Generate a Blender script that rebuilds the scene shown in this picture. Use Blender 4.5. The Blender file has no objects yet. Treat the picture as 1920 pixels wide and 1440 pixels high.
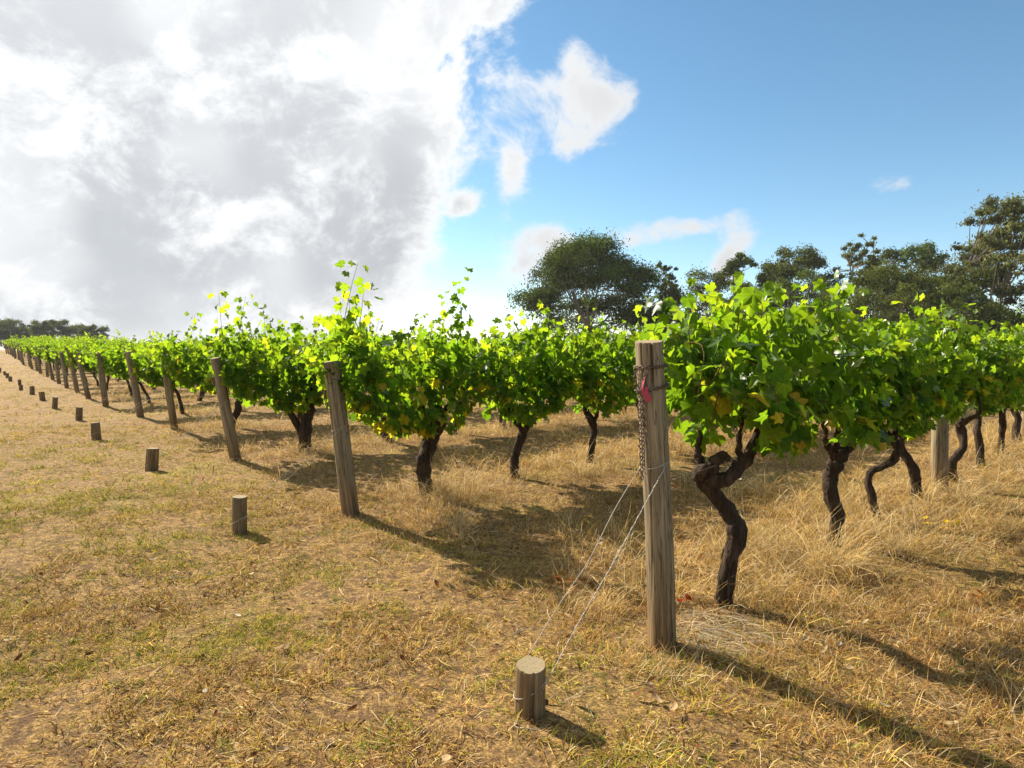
import bpy, math, random
import numpy as np
from mathutils import Vector, Matrix, Euler

# ------------------------------------------------------------------ camera, sky, sun, exposure
scene = bpy.context.scene
CAM_H = 1.436
PITCH = math.atan(65 / 1200)
camd = bpy.data.cameras.new('camera')
cam = bpy.data.objects.new('camera', camd)
scene.collection.objects.link(cam)
scene.camera = cam
cam.location = (0, 0, CAM_H)
cam.rotation_euler = (math.pi / 2 - PITCH, 0, 0)
camd.sensor_width = 36
camd.lens = 22.5
camd.clip_start = 0.05
camd.clip_end = 3000

SUN_EL = math.radians(34)
SUN_AZ = math.atan2(-0.74, 0.67)          # measured from +Y towards +X
SUN_DIR = Vector((math.sin(SUN_AZ) * math.cos(SUN_EL), math.cos(SUN_AZ) * math.cos(SUN_EL), math.sin(SUN_EL)))
SUN_STRENGTH = 5.0
SKY_STRENGTH = 0.076
EXPOSURE = 1.2
CLOUD_OFF = (-5.1, 8.4, -1.1)             # slides the cloud noise

sd = bpy.data.lights.new('sun', 'SUN')
sd.energy = SUN_STRENGTH
sd.angle = math.radians(0.55)
sd.color = (1.0, 0.92, 0.77)
sun = bpy.data.objects.new('sun', sd)
scene.collection.objects.link(sun)
sun.rotation_euler = SUN_DIR.to_track_quat('Z', 'Y').to_euler()
sun.location = SUN_DIR * 50

vs = scene.view_settings
vs.view_transform = 'Standard'
vs.look = 'None'
vs.exposure = EXPOSURE
vs.gamma = 1
vs.use_curve_mapping = False
scene.cycles.max_bounces = 6
scene.cycles.diffuse_bounces = 3
scene.cycles.glossy_bounces = 2
scene.cycles.transmission_bounces = 3
scene.cycles.transparent_max_bounces = 4
scene.cycles.caustics_reflective = False
scene.cycles.caustics_refractive = False
scene.cycles.use_denoising = True
scene.cycles.use_adaptive_sampling = True
scene.cycles.adaptive_threshold = 0.02


class NT:
    """small helper for writing node graphs as expressions"""
    def __init__(self, tree):
        self.t = tree
        self.n = tree.nodes
        self.l = tree.links

    def node(self, typ, **kw):
        n = self.n.new(typ)
        for k, v in kw.items():
            setattr(n, k, v)
        return n

    def put(self, sock, v):
        if v is None:
            return
        if isinstance(v, bpy.types.NodeSocket):
            self.l.new(v, sock)
        elif isinstance(v, (tuple, list)) and hasattr(sock.default_value, '__len__') and len(sock.default_value) == 4 and len(v) == 3:
            sock.default_value = (*v, 1)
        else:
            sock.default_value = v

    def m(self, op, a, b=None, c=None, clamp=False):
        n = self.node('ShaderNodeMath', operation=op, use_clamp=clamp)
        for i, v in enumerate((a, b, c)):
            self.put(n.inputs[i], v)
        return n.outputs[0]

    def v(self, op, a, b=None):
        n = self.node('ShaderNodeVectorMath', operation=op)
        self.put(n.inputs[0], a)
        if b is not None:
            if op == 'SCALE':
                self.put(n.inputs['Scale'], b)
            else:
                self.put(n.inputs[1], b)
        return n.outputs['Value'] if op in ('LENGTH', 'DOT_PRODUCT', 'DISTANCE') else n.outputs[0]

    def noise(self, vec, scale=5, detail=4, rough=0.55, dist=0.0, lac=2.0):
        n = self.node('ShaderNodeTexNoise')
        self.put(n.inputs['Vector'], vec)
        n.inputs['Scale'].default_value = scale
        n.inputs['Detail'].default_value = detail
        n.inputs['Roughness'].default_value = rough
        n.inputs['Lacunarity'].default_value = lac
        n.inputs['Distortion'].default_value = dist
        return n.outputs['Fac']

    def ss(self, x, lo, hi, a=0.0, b=1.0):
        n = self.node('ShaderNodeMapRange', interpolation_type='SMOOTHSTEP')
        for i, v in enumerate((x, lo, hi, a, b)):
            self.put(n.inputs[i], v)
        return n.outputs[0]

    def ramp(self, fac, stops):
        n = self.node('ShaderNodeValToRGB')
        e = n.color_ramp.elements
        while len(e) < len(stops):
            e.new(0.5)
        for el, (p, c) in zip(e, stops):
            el.position = p
            el.color = (*c, 1)
        self.put(n.inputs[0], fac)
        return n.outputs[0]

    def mix(self, fac, a, b, mode='MIX'):
        n = self.node('ShaderNodeMix', data_type='RGBA', blend_type=mode)
        self.put(n.inputs[0], fac)
        self.put(n.inputs[6], a)
        self.put(n.inputs[7], b)
        return n.outputs[2]


def px_dir(px, py):
    """direction of a photo pixel as azimuth, elevation: used to say where in the sky a cloud hangs"""
    u, w = (px - 960) / 1200, (720 - py) / 1200
    c, s = math.cos(PITCH), math.sin(PITCH)
    d = Vector((u, c + w * s, -s + w * c)).normalized()
    return math.atan2(d.x, d.y), math.asin(d.z)


def build_world():
    w = bpy.data.worlds.new('World')
    scene.world = w
    w.use_nodes = True
    t = w.node_tree
    t.nodes.clear()
    g = NT(t)
    sky = g.node('ShaderNodeTexSky', sky_type='NISHITA')
    sky.sun_disc = False
    sky.sun_elevation = SUN_EL
    sky.sun_rotation = SUN_AZ
    sky.altitude = 50
    sky.air_density = 0.85
    sky.dust_density = 0.15
    sky.ozone_density = 1.0
    bg = g.node('ShaderNodeBackground')
    hs = g.node('ShaderNodeHueSaturation')
    hs.inputs['Hue'].default_value = 0.487
    hs.inputs['Saturation'].default_value = 1.13
    g.put(hs.inputs['Color'], sky.outputs[0])
    g.put(bg.inputs[0], hs.outputs[0])
    bg.inputs[1].default_value = SKY_STRENGTH
    d = g.v('NORMALIZE', g.node('ShaderNodeTexCoord').outputs['Generated'])
    sep = g.node('ShaderNodeSeparateXYZ')
    g.put(sep.inputs[0], d)
    X, Y, Z = sep.outputs
    az = g.m('ARCTAN2', X, Y)
    el = g.m('ARCSINE', Z)
    warp = g.node('ShaderNodeTexNoise')
    g.put(warp.inputs['Vector'], d)
    warp.inputs['Scale'].default_value = 7
    warp.inputs['Detail'].default_value = 1
    wv = g.v('SCALE', g.v('SUBTRACT', warp.outputs['Color'], (0.5, 0.5, 0.5)), 0.075)
    dw = g.v('ADD', g.v('MULTIPLY', g.v('ADD', d, wv), (1, 1, 1.25)), CLOUD_OFF)
    n_big = g.noise(dw, 4.2, 2, 0.5)
    n_mid = g.noise(dw, 7.5, 8, 0.66)
    # a bank of cloud fills the sky left of the view axis; broken cloud behind
    left = g.ss(g.m('MULTIPLY_ADD', el, -0.28, az), -0.27, 0.0, 1.0, 0.0)
    back = g.ss(g.m('ABSOLUTE', az), 1.5, 2.3, 0.0, 1.0)
    cov = g.m('MULTIPLY_ADD', left, 1.25, -0.66)
    cov = g.m('SUBTRACT', cov, g.m('MULTIPLY', g.m('MULTIPLY', back, left), 0.45))
    cov = g.m('ADD', cov, g.m('MULTIPLY', g.m('MULTIPLY', back, g.m('SUBTRACT', 1.0, left)), 0.35))
    comb = g.node('ShaderNodeCombineXYZ')
    wsep = g.node('ShaderNodeSeparateXYZ')
    g.put(wsep.inputs[0], wv)
    g.put(comb.inputs[0], g.m('MULTIPLY_ADD', wsep.outputs[0], 0.45, az))
    g.put(comb.inputs[1], g.m('MULTIPLY_ADD', wsep.outputs[2], 0.45, el))
    blobs = [(1085, 238, 92, 88, 1.0), (1150, 190, 45, 40, .5), (957, 318, 22, 46, .85), (1076, 105, 24, 30, .66), (880, 384, 26, 20, .7),
             (1681, 350, 34, 22, .70), (985, 490, 72, 72, 1.0), (1050, 452, 42, 32, .8), (1190, 450, 66, 26, .85), (1290, 425, 56, 20, .80),
             (1397, 430, 40, 46, .9), (1365, 500, 44, 40, .85)]
    for (px, py, rx, ry, a) in blobs:
        A, E = px_dir(px, py)
        kx, ky = math.cos(E) * 1200 / rx, 1200 / ry
        q = g.node('ShaderNodeVectorMath', operation='MULTIPLY_ADD')
        g.put(q.inputs[0], comb.outputs[0])
        q.inputs[1].default_value = (kx, ky, 0)
        q.inputs[2].default_value = (-A * kx, -E * ky, 0)
        r2 = g.v('DOT_PRODUCT', q.outputs[0], q.outputs[0])
        cov = g.m('MULTIPLY_ADD', g.m('POWER', math.exp(-0.75), r2), a, cov)
    dens = g.m('MULTIPLY_ADD', g.m('SUBTRACT', n_mid, 0.5), 2.4, cov)
    dens = g.m('MULTIPLY_ADD', g.m('SUBTRACT', n_big, 0.5), 0.5, dens)
    alpha = g.ss(dens, -0.10, g.m('MULTIPLY_ADD', left, -0.22, 0.50))
    # thick cloud is grey underneath, thin and sunward cloud is white
    thick = g.ss(dens, 0.16, 0.72)
    lowp = g.ss(el, 0.15, 0.66, 1.0, 0.60)
    shade = g.m('MULTIPLY', thick, g.m('MULTIPLY_ADD', g.ss(n_big, 0.32, 0.58), 0.50, 0.50))
    shade = g.m('MULTIPLY', shade, g.m('MULTIPLY_ADD', g.ss(n_mid, 0.30, 0.62), 0.40, 0.60))
    shade = g.m('MULTIPLY', shade, g.m('MULTIPLY', lowp, g.m('MULTIPLY_ADD', left, 0.6, 0.4)), clamp=True)
    sunc = g.v('DOT_PRODUCT', d, tuple(SUN_DIR))
    glow = g.ss(sunc, 0.5, 1.0, 0.97, 1.3)
    col = g.mix(shade, (0.395, 0.40, 0.406), (0.212, 0.223, 0.236))
    cb = g.node('ShaderNodeBackground')
    g.put(cb.inputs[0], col)
    g.put(cb.inputs[1], glow)
    ms = g.node('ShaderNodeMixShader')
    g.put(ms.inputs[0], g.m('MULTIPLY', alpha, g.ss(el, -0.02, 0.02)))
    g.l.new(bg.outputs[0], ms.inputs[1])
    g.l.new(cb.outputs[0], ms.inputs[2])
    w.cycles.sampling_method = 'MANUAL'
    w.cycles.sample_map_resolution = 512
    out = g.node('ShaderNodeOutputWorld')
    g.l.new(ms.outputs[0], out.inputs[0])


build_world()

# ------------------------------------------------------------------ helpers
COL = scene.collection
rng = np.random.default_rng(11)


def link(name, data, parent=None, loc=None, rz=None):
    o = bpy.data.objects.new(name, data)
    COL.objects.link(o)
    if parent is not None:
        o.parent = parent
    if loc is not None:
        o.location = loc
    if rz is not None:
        o.rotation_euler = (0, 0, rz)
    return o


def tag(o, label=None, cat=None, group=None, kind=None):
    if label:
        o['label'] = label
    if cat:
        o['category'] = cat
    if group:
        o['group'] = group
    if kind:
        o['kind'] = kind
    return o


def mesh_np(name, V, F, mats=(), smooth=True, tint=None, midx=None):
    V = np.ascontiguousarray(V, dtype=np.float32)
    me = bpy.data.meshes.new(name)
    me.vertices.add(len(V))
    me.vertices.foreach_set('co', V.ravel())
    if F is not None and len(F):
        F = np.ascontiguousarray(F, dtype=np.int32)
        k = F.shape[1]
        me.loops.add(F.size)
        me.loops.foreach_set('vertex_index', F.ravel())
        me.polygons.add(len(F))
        me.polygons.foreach_set('loop_start', np.arange(0, F.size, k, dtype=np.int32))
        me.polygons.foreach_set('use_smooth', np.full(len(F), smooth))
        if midx is not None:
            me.polygons.foreach_set('material_index', np.ascontiguousarray(midx, dtype=np.int32))
    if tint is not None:
        a = me.attributes.new('tint', 'FLOAT_COLOR', 'POINT')
        c = np.ones((len(V), 4), dtype=np.float32)
        c[:, :3] = tint
        a.data.foreach_set('color', c.ravel())
    for mt in mats:
        me.materials.append(mt)
    me.update(calc_edges=True)
    return me


class Acc:
    """collects pieces of geometry that become one mesh"""
    def __init__(self):
        self.V, self.F, self.T, self.M, self.n = [], [], [], [], 0

    def add(self, V, F, tint=None, mat=0):
        V = np.asarray(V, dtype=np.float32)
        F = np.asarray(F, dtype=np.int32)
        if F.shape[1] == 4:
            F = np.concatenate([F[:, [0, 1, 2]], F[:, [0, 2, 3]]])
        self.V.append(V)
        self.F.append(F + self.n)
        self.M.append(np.full(len(F), mat, np.int32))
        if tint is not None:
            self.T.append(np.broadcast_to(np.asarray(tint, dtype=np.float32), V.shape))
        self.n += len(V)

    def mesh(self, name, mats, smooth=True):
        return mesh_np(name, np.concatenate(self.V), np.concatenate(self.F), mats, smooth,
                       np.concatenate(self.T) if self.T else None, np.concatenate(self.M))


def vnoise(x, y, seed=0):
    x = np.asarray(x, dtype=np.float64)
    y = np.asarray(y, dtype=np.float64)
    xi = np.floor(x).astype(np.int64)
    yi = np.floor(y).astype(np.int64)
    fx, fy = x - xi, y - yi
    fx = fx * fx * (3 - 2 * fx)
    fy = fy * fy * (3 - 2 * fy)

    def h(a, b):
        k = (a * 374761393 + b * 668265263 + seed * 1442695041) & 0xFFFFFFFF
        k = ((k ^ (k >> 13)) * 1274126177) & 0xFFFFFFFF
        k = k ^ (k >> 16)
        return (k & 0xFFFF) / 65535.0
    return (h(xi, yi) * (1 - fx) + h(xi + 1, yi) * fx) * (1 - fy) + (h(xi, yi + 1) * (1 - fx) + h(xi + 1, yi + 1) * fx) * fy


def fbm(x, y, seed=0, oct=4):
    a, s, t = 1.0, 0.0, 0.0
    for i in range(oct):
        s = s + a * vnoise(x * 2 ** i, y * 2 ** i, seed + i * 7)
        t += a
        a *= 0.5
    return s / t


def sstep(x, a, b):
    t = np.clip((np.asarray(x, dtype=np.float64) - a) / (b - a), 0, 1)
    return t * t * (3 - 2 * t)


# row frame: R runs along a row, H along the headland from row to row
R2 = np.array([0.727, 0.687])
H2 = np.array([-0.640, 0.768])
N2 = np.array([-0.687, 0.727])
P0 = np.array([0.735, 3.07])
ROW_GAP = 3.39
ROW_ANG = math.atan2(R2[1], R2[0])
_B = np.linalg.inv(np.array([R2, H2]).T)


def row_coords(x, y):
    p = np.stack([np.asarray(x) - P0[0], np.asarray(y) - P0[1]])
    q = np.tensordot(_B, p, axes=1)
    return q[0], q[1] / ROW_GAP            # metres along the row from the end post, row number


def gh(x, y):
    """height of the ground"""
    x = np.asarray(x, dtype=np.float64)
    y = np.asarray(y, dtype=np.float64)
    z = 1.0 * sstep(y, 22, 78)
    near = 1 - sstep(np.hypot(x, y), 25, 60)
    z = z + near * ((fbm(x / 1.9, y / 1.9, 3, 3) - 0.5) * 0.10 + (fbm(x / .24, y / .24, 5, 3) - 0.5) * 0.040)
    return z


# ------------------------------------------------------------------ materials
def new_mat(name):
    m = bpy.data.materials.new(name)
    m.use_nodes = True
    m.node_tree.nodes.clear()
    g = NT(m.node_tree)
    g.out = g.node('ShaderNodeOutputMaterial')
    return m, g


def principled(g, col, rough=0.8, bump=None, bstr=0.3, bdist=0.01, spec=0.3, metallic=0.0):
    b = g.node('ShaderNodeBsdfPrincipled')
    g.put(b.inputs['Base Color'], col)
    g.put(b.inputs['Roughness'], rough)
    g.put(b.inputs['Metallic'], metallic)
    b.inputs['Specular IOR Level'].default_value = spec
    if bump is not None:
        n = g.node('ShaderNodeBump')
        n.inputs['Strength'].default_value = bstr
        n.inputs['Distance'].default_value = bdist
        g.put(n.inputs['Height'], bump)
        g.l.new(n.outputs[0], b.inputs['Normal'])
    return b


def mat_ground():
    m, g = new_mat('soil_and_thatch')
    pos = g.node('ShaderNodeNewGeometry').outputs['Position']
    n1 = g.noise(pos, 1.1, 5, 0.6)
    n2 = g.noise(pos, 18, 6, 0.7)
    n3 = g.noise(g.v('MULTIPLY', pos, (1.0, 1.35, 1.0)), 62, 5, 0.85, 0.6)
    n0 = g.noise(pos, 0.16, 4, 0.55)
    straw = g.ramp(n3, [(0.36, (0.085, 0.046, 0.019)), (0.48, (0.29, 0.165, 0.054)), (0.63, (0.68, 0.45, 0.18))])
    soil = g.ramp(n3, [(0.34, (0.060, 0.036, 0.020)), (0.62, (0.26, 0.152, 0.072))])
    c = g.mix(g.ss(n2, 0.40, 0.58), soil, straw)
    green = g.m('MULTIPLY', g.ss(n1, 0.47, 0.64), g.ss(n0, 0.38, 0.58))
    c = g.mix(g.m('MULTIPLY', green, 0.45), c, g.mix(g.ss(n3, 0.35, 0.65), (0.10, 0.09, 0.016), (0.50, 0.42, 0.07)))
    h = g.m('ADD', g.m('MULTIPLY', n2, 0.5), g.m('MULTIPLY', n3, 0.5))
    b = principled(g, c, 0.95, h, 0.9, 0.03, 0.1)
    g.l.new(b.outputs[0], g.out.inputs[0])
    return m


def mat_leaf(name, source, trans=0.5, rough=0.52, spec=0.09, tmul=(5.8, 4.5, 1.2), var=0.28):
    """thin leaf: reflects its own colour, lets yellower light through"""
    m, g = new_mat(name)
    if source == 'object':
        col = g.node('ShaderNodeObjectInfo').outputs['Color']
    else:
        col = g.node('ShaderNodeAttribute', attribute_name='tint').outputs['Color']
    rnd = g.node('ShaderNodeObjectInfo').outputs['Random']
    k = g.m('MULTIPLY_ADD', rnd, var, 1 - var / 2)
    col = g.v('SCALE', col, k)
    if source == 'object':
        sp = g.node('ShaderNodeSeparateXYZ')
        g.put(sp.inputs[0], g.node('ShaderNodeTexCoord').outputs['Object'])
        ang = g.m('ABSOLUTE', g.m('ARCTAN2', sp.outputs[0], sp.outputs[1]))
        da = g.m('MINIMUM', ang, g.m('MINIMUM', g.m('ABSOLUTE', g.m('SUBTRACT', ang, 0.92)), g.m('ABSOLUTE', g.m('SUBTRACT', ang, 1.9))))
        rr = g.v('LENGTH', g.node('ShaderNodeTexCoord').outputs['Object'])
        vein = g.ss(g.m('MULTIPLY', da, rr), 0.006, 0.022, 0.55, 0.0)
        col = g.mix(vein, col, g.v('MULTIPLY', col, (2.1, 1.75, 1.6)))
    tcol = g.v('MINIMUM', g.v('MULTIPLY', col, tmul), (0.75, 0.75, 0.75))
    b = g.node('ShaderNodeBsdfDiffuse')
    g.put(b.inputs[0], col)
    t = g.node('ShaderNodeBsdfTranslucent')
    g.put(t.inputs[0], tcol)
    ms = g.node('ShaderNodeMixShader')
    ms.inputs[0].default_value = trans
    g.l.new(b.outputs[0], ms.inputs[1])
    g.l.new(t.outputs[0], ms.inputs[2])
    if spec > 0:
        gl = g.node('ShaderNodeBsdfGlossy')
        gl.inputs['Roughness'].default_value = rough
        fr = g.node('ShaderNodeFresnel')
        fr.inputs[0].default_value = 1.45
        m2 = g.node('ShaderNodeMixShader')
        g.put(m2.inputs[0], g.m('MULTIPLY', fr.outputs[0], spec))
        g.l.new(ms.outputs[0], m2.inputs[1])
        g.l.new(gl.outputs[0], m2.inputs[2])
        ms = m2
    g.l.new(ms.outputs[0], g.out.inputs[0])
    return m


def mat_bark(name, dark, light, sc=(28, 28, 5)):
    m, g = new_mat(name)
    p = g.v('MULTIPLY', g.node('ShaderNodeTexCoord').outputs['Object'], sc)
    n = g.noise(p, 1.0, 6, 0.65, 0.6)
    n2 = g.noise(p, 3.5, 4, 0.6)
    c = g.ramp(g.m('ADD', g.m('MULTIPLY', n, 0.7), g.m('MULTIPLY', n2, 0.3)),
               [(0.36, dark), (0.55, tuple((a + b) / 2 for a, b in zip(dark, light))), (0.70, light)])
    b = principled(g, c, 0.9, g.m('ADD', n, g.m('MULTIPLY', n2, 0.4)), 1.0, 0.018, 0.2)
    g.l.new(b.outputs[0], g.out.inputs[0])
    return m


def mat_post(name='weathered_post_wood'):
    m, g = new_mat(name)
    tc = g.node('ShaderNodeTexCoord').outputs['Object']
    rnd = g.node('ShaderNodeObjectInfo').outputs['Random']
    off = g.node('ShaderNodeCombineXYZ')
    g.put(off.inputs[0], g.m('MULTIPLY', rnd, 17.0))
    tc2 = g.v('ADD', tc, off.outputs[0])
    grain = g.noise(g.v('MULTIPLY', tc2, (75, 75, 2.2)), 1.0, 5, 0.6, 0.3)
    grain2 = g.noise(g.v('MULTIPLY', tc2, (22, 22, 0.9)), 1.0, 4, 0.6, 0.8)
    blotch = g.noise(g.v('MULTIPLY', tc2, (7, 7, 2.4)), 1.0, 4, 0.6)
    c = g.ramp(g.m('ADD', g.m('MULTIPLY', grain, 0.5), g.m('MULTIPLY', grain2, 0.5)),
               [(0.33, (0.085, 0.060, 0.034)), (0.46, (0.215, 0.165, 0.098)), (0.60, (0.33, 0.265, 0.165)), (0.75, (0.42, 0.36, 0.25))])
    c = g.mix(g.ss(blotch, 0.52, 0.70, 0, 0.55), c, (0.115, 0.095, 0.055))
    sep = g.node('ShaderNodeSeparateXYZ')
    g.put(sep.inputs[0], tc)
    low = g.ss(g.m('ADD', sep.outputs[2], g.m('MULTIPLY', blotch, 0.5)), 0.25, 0.85, 0.9, 0.0)
    c = g.mix(low, c, g.mix(g.ss(grain, 0.3, 0.7), (0.06, 0.034, 0.014), (0.30, 0.18, 0.075)))
    crk = g.noise(g.v('MULTIPLY', tc2, (38, 38, 1.3)), 1.0, 3, 0.5, 0.5)
    c = g.mix(g.ss(g.m('ABSOLUTE', g.m('SUBTRACT', crk, 0.5)), 0.0, 0.016, 0.85, 0.0), c, (0.028, 0.019, 0.011))
    b = principled(g, c, 0.85, g.m('ADD', grain, grain2), 0.7, 0.006, 0.25)
    g.l.new(b.outputs[0], g.out.inputs[0])
    return m


def mat_cut():
    m, g = new_mat('sawn_end_grain')
    tc = g.node('ShaderNodeTexCoord').outputs['Object']
    sep = g.node('ShaderNodeSeparateXYZ')
    g.put(sep.inputs[0], tc)
    r = g.m('SQRT', g.m('ADD', g.m('MULTIPLY', sep.outputs[0], sep.outputs[0]), g.m('MULTIPLY', sep.outputs[1], sep.outputs[1])))
    rings = g.m('SINE', g.m('MULTIPLY', g.m('ADD', r, g.m('MULTIPLY', g.noise(tc, 30, 2), 0.006)), 900))
    n = g.noise(tc, 90, 4, 0.7)
    c = g.mix(n, (0.19, 0.135, 0.07), (0.46, 0.36, 0.21))
    c = g.mix(g.m('MULTIPLY_ADD', rings, 0.15, 0.15), c, (0.14, 0.10, 0.055))
    b = principled(g, c, 0.9, n, 0.5, 0.005, 0.2)
    g.l.new(b.outputs[0], g.out.inputs[0])
    return m


def mat_simple(name, col, rough=0.7, metallic=0.0, nscale=40, var=0.35, spec=0.4):
    m, g = new_mat(name)
    tc = g.node('ShaderNodeTexCoord').outputs['Object']
    n = g.noise(tc, nscale, 4, 0.6)
    c = g.mix(n, tuple(x * (1 - var) for x in col), tuple(min(1, x * (1 + var)) for x in col))
    b = principled(g, c, rough, n, 0.3, 0.002, spec, metallic)
    g.l.new(b.outputs[0], g.out.inputs[0])
    return m


def mat_grass(name, trans=0.35):
    m, g = new_mat(name)
    col = g.node('ShaderNodeAttribute', attribute_name='tint').outputs['Color']
    d = g.node('ShaderNodeBsdfDiffuse')
    g.put(d.inputs[0], col)
    t = g.node('ShaderNodeBsdfTranslucent')
    g.put(t.inputs[0], col)
    ms = g.node('ShaderNodeMixShader')
    ms.inputs[0].default_value = trans
    g.l.new(d.outputs[0], ms.inputs[1])
    g.l.new(t.outputs[0], ms.inputs[2])
    g.l.new(ms.outputs[0], g.out.inputs[0])
    return m


M_GROUND = mat_ground()
M_LEAF_O = mat_leaf('grape_leaf_single', 'object')
M_LEAF_A = mat_leaf('grape_leaf_mass', 'attribute')
M_GUM = mat_leaf('gum_foliage', 'attribute', trans=0.32, rough=0.5, spec=0.0, tmul=(2.0, 1.9, 1.0), var=0.12)
M_VINE = mat_bark('vine_bark', (0.013, 0.008, 0.005), (0.11, 0.072, 0.045))
M_CANE = mat_bark('vine_cane', (0.10, 0.055, 0.02), (0.30, 0.19, 0.075), (60, 60, 60))
M_GUMBARK = mat_bark('gum_bark', (0.10, 0.085, 0.065), (0.40, 0.36, 0.30), (3, 3, 1.0))
M_POST = mat_post()
M_CUT = mat_cut()
M_WIRE = mat_simple('galvanised_wire', (0.46, 0.41, 0.34), 0.7, 0.0, 60, 0.3, 0.2)
M_CHAIN = mat_simple('rusty_chain', (0.13, 0.085, 0.06), 0.6, 0.5, 90, 0.7)
M_PINK = mat_simple('pink_tape', (0.37, 0.050, 0.085), 0.7, 0.0, 60, 0.35)
M_GRASS = mat_grass('grass_blades')

# ------------------------------------------------------------------ the ground
def build_ground():
    def axis(lo, hi, n, c, k):
        a, b = math.asinh((lo - c) / k), math.asinh((hi - c) / k)
        return c + k * np.sinh(np.linspace(a, b, n))
    xs = axis(-700, 700, 360, 0.0, 1.6)
    ys = axis(-60, 1200, 380, 3.4, 2.0)
    X, Y = np.meshgrid(xs, ys)
    V = np.stack([X, Y, gh(X, Y)], -1).reshape(-1, 3)
    nx, ny = len(xs), len(ys)
    i = np.arange(nx - 1)[None, :] + nx * np.arange(ny - 1)[:, None]
    F = np.stack([i, i + 1, i + 1 + nx, i + nx], -1).reshape(-1, 4)
    o = link('ground', mesh_np('ground', V, F, [M_GROUND]))
    tag(o, 'dry mown headland and vineyard floor of brown soil and thatch', 'ground', kind='structure')


build_ground()


# ------------------------------------------------------------------ tubes, posts
def tube(path, radii, sides=8, cap=True, rough=0.0, seed=0):
    P = np.asarray(path, dtype=np.float64)
    r = np.asarray(radii, dtype=np.float64)
    n = len(P)
    T = np.gradient(P, axis=0)
    T /= np.linalg.norm(T, axis=1)[:, None] + 1e-9
    ref = np.array([0.31, 0.95, 0.05]) if abs(T[0][1]) < 0.9 else np.array([1.0, 0.1, 0.0])
    U = []
    u = ref - T[0] * ref.dot(T[0])
    for k in range(n):
        u = u - T[k] * u.dot(T[k])
        u /= np.linalg.norm(u) + 1e-9
        U.append(u)
    U = np.array(U)
    W = np.cross(T, U)
    a = np.linspace(0, 2 * math.pi, sides, endpoint=False)
    rr = r[:, None] * np.ones(sides)[None, :]
    if rough:
        s = np.arange(n)[:, None] * 0.55
        tw = a[None, :] + np.arange(n)[:, None] * 0.07
        ridg = np.abs(np.sin(tw * 3.5 + fbm(s * .3 + seed, tw * .8, seed) * 5)) - 0.5
        lump = fbm(s * 0.45 + 3.1 * seed, np.cos(tw) * 1.7 + np.sin(tw) * 2.3 + 9, seed + 3, 3) - 0.5
        rr = rr * (1 + rough * (0.55 * ridg + 1.5 * lump))
    V = P[:, None, :] + rr[:, :, None] * (np.cos(a)[None, :, None] * U[:, None, :] + np.sin(a)[None, :, None] * W[:, None, :])
    V = V.reshape(-1, 3)
    j = np.arange(sides)
    q = []
    for k in range(n - 1):
        q.append(np.stack([k * sides + j, k * sides + (j + 1) % sides, (k + 1) * sides + (j + 1) % sides, (k + 1) * sides + j], 1))
    F = np.concatenate(q)
    F = np.concatenate([F[:, [0, 1, 2]], F[:, [0, 2, 3]]])
    if cap:
        V = np.concatenate([V, P[:1], P[-1:]])
        a0 = np.stack([np.full(sides, n * sides), (j + 1) % sides, j], 1)
        a1 = np.stack([np.full(sides, n * sides + 1), (n - 1) * sides + j, (n - 1) * sides + (j + 1) % sides], 1)
        F = np.concatenate([F, a0, a1])
    return V, F


def spline(pts, n):
    """Catmull-Rom through points (each any length)"""
    P = np.asarray(pts, dtype=np.float64)
    P = np.concatenate([[2 * P[0] - P[1]], P, [2 * P[-1] - P[-2]]])
    t = np.linspace(0, len(P) - 3 - 1e-6, n)
    i = t.astype(int)
    f = (t - i)[:, None]
    a, b, c, d = P[i], P[i + 1], P[i + 2], P[i + 3]
    return 0.5 * (2 * b + (c - a) * f + (2 * a - 5 * b + 4 * c - d) * f ** 2 + (3 * b - a - 3 * c + d) * f ** 3)


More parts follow.
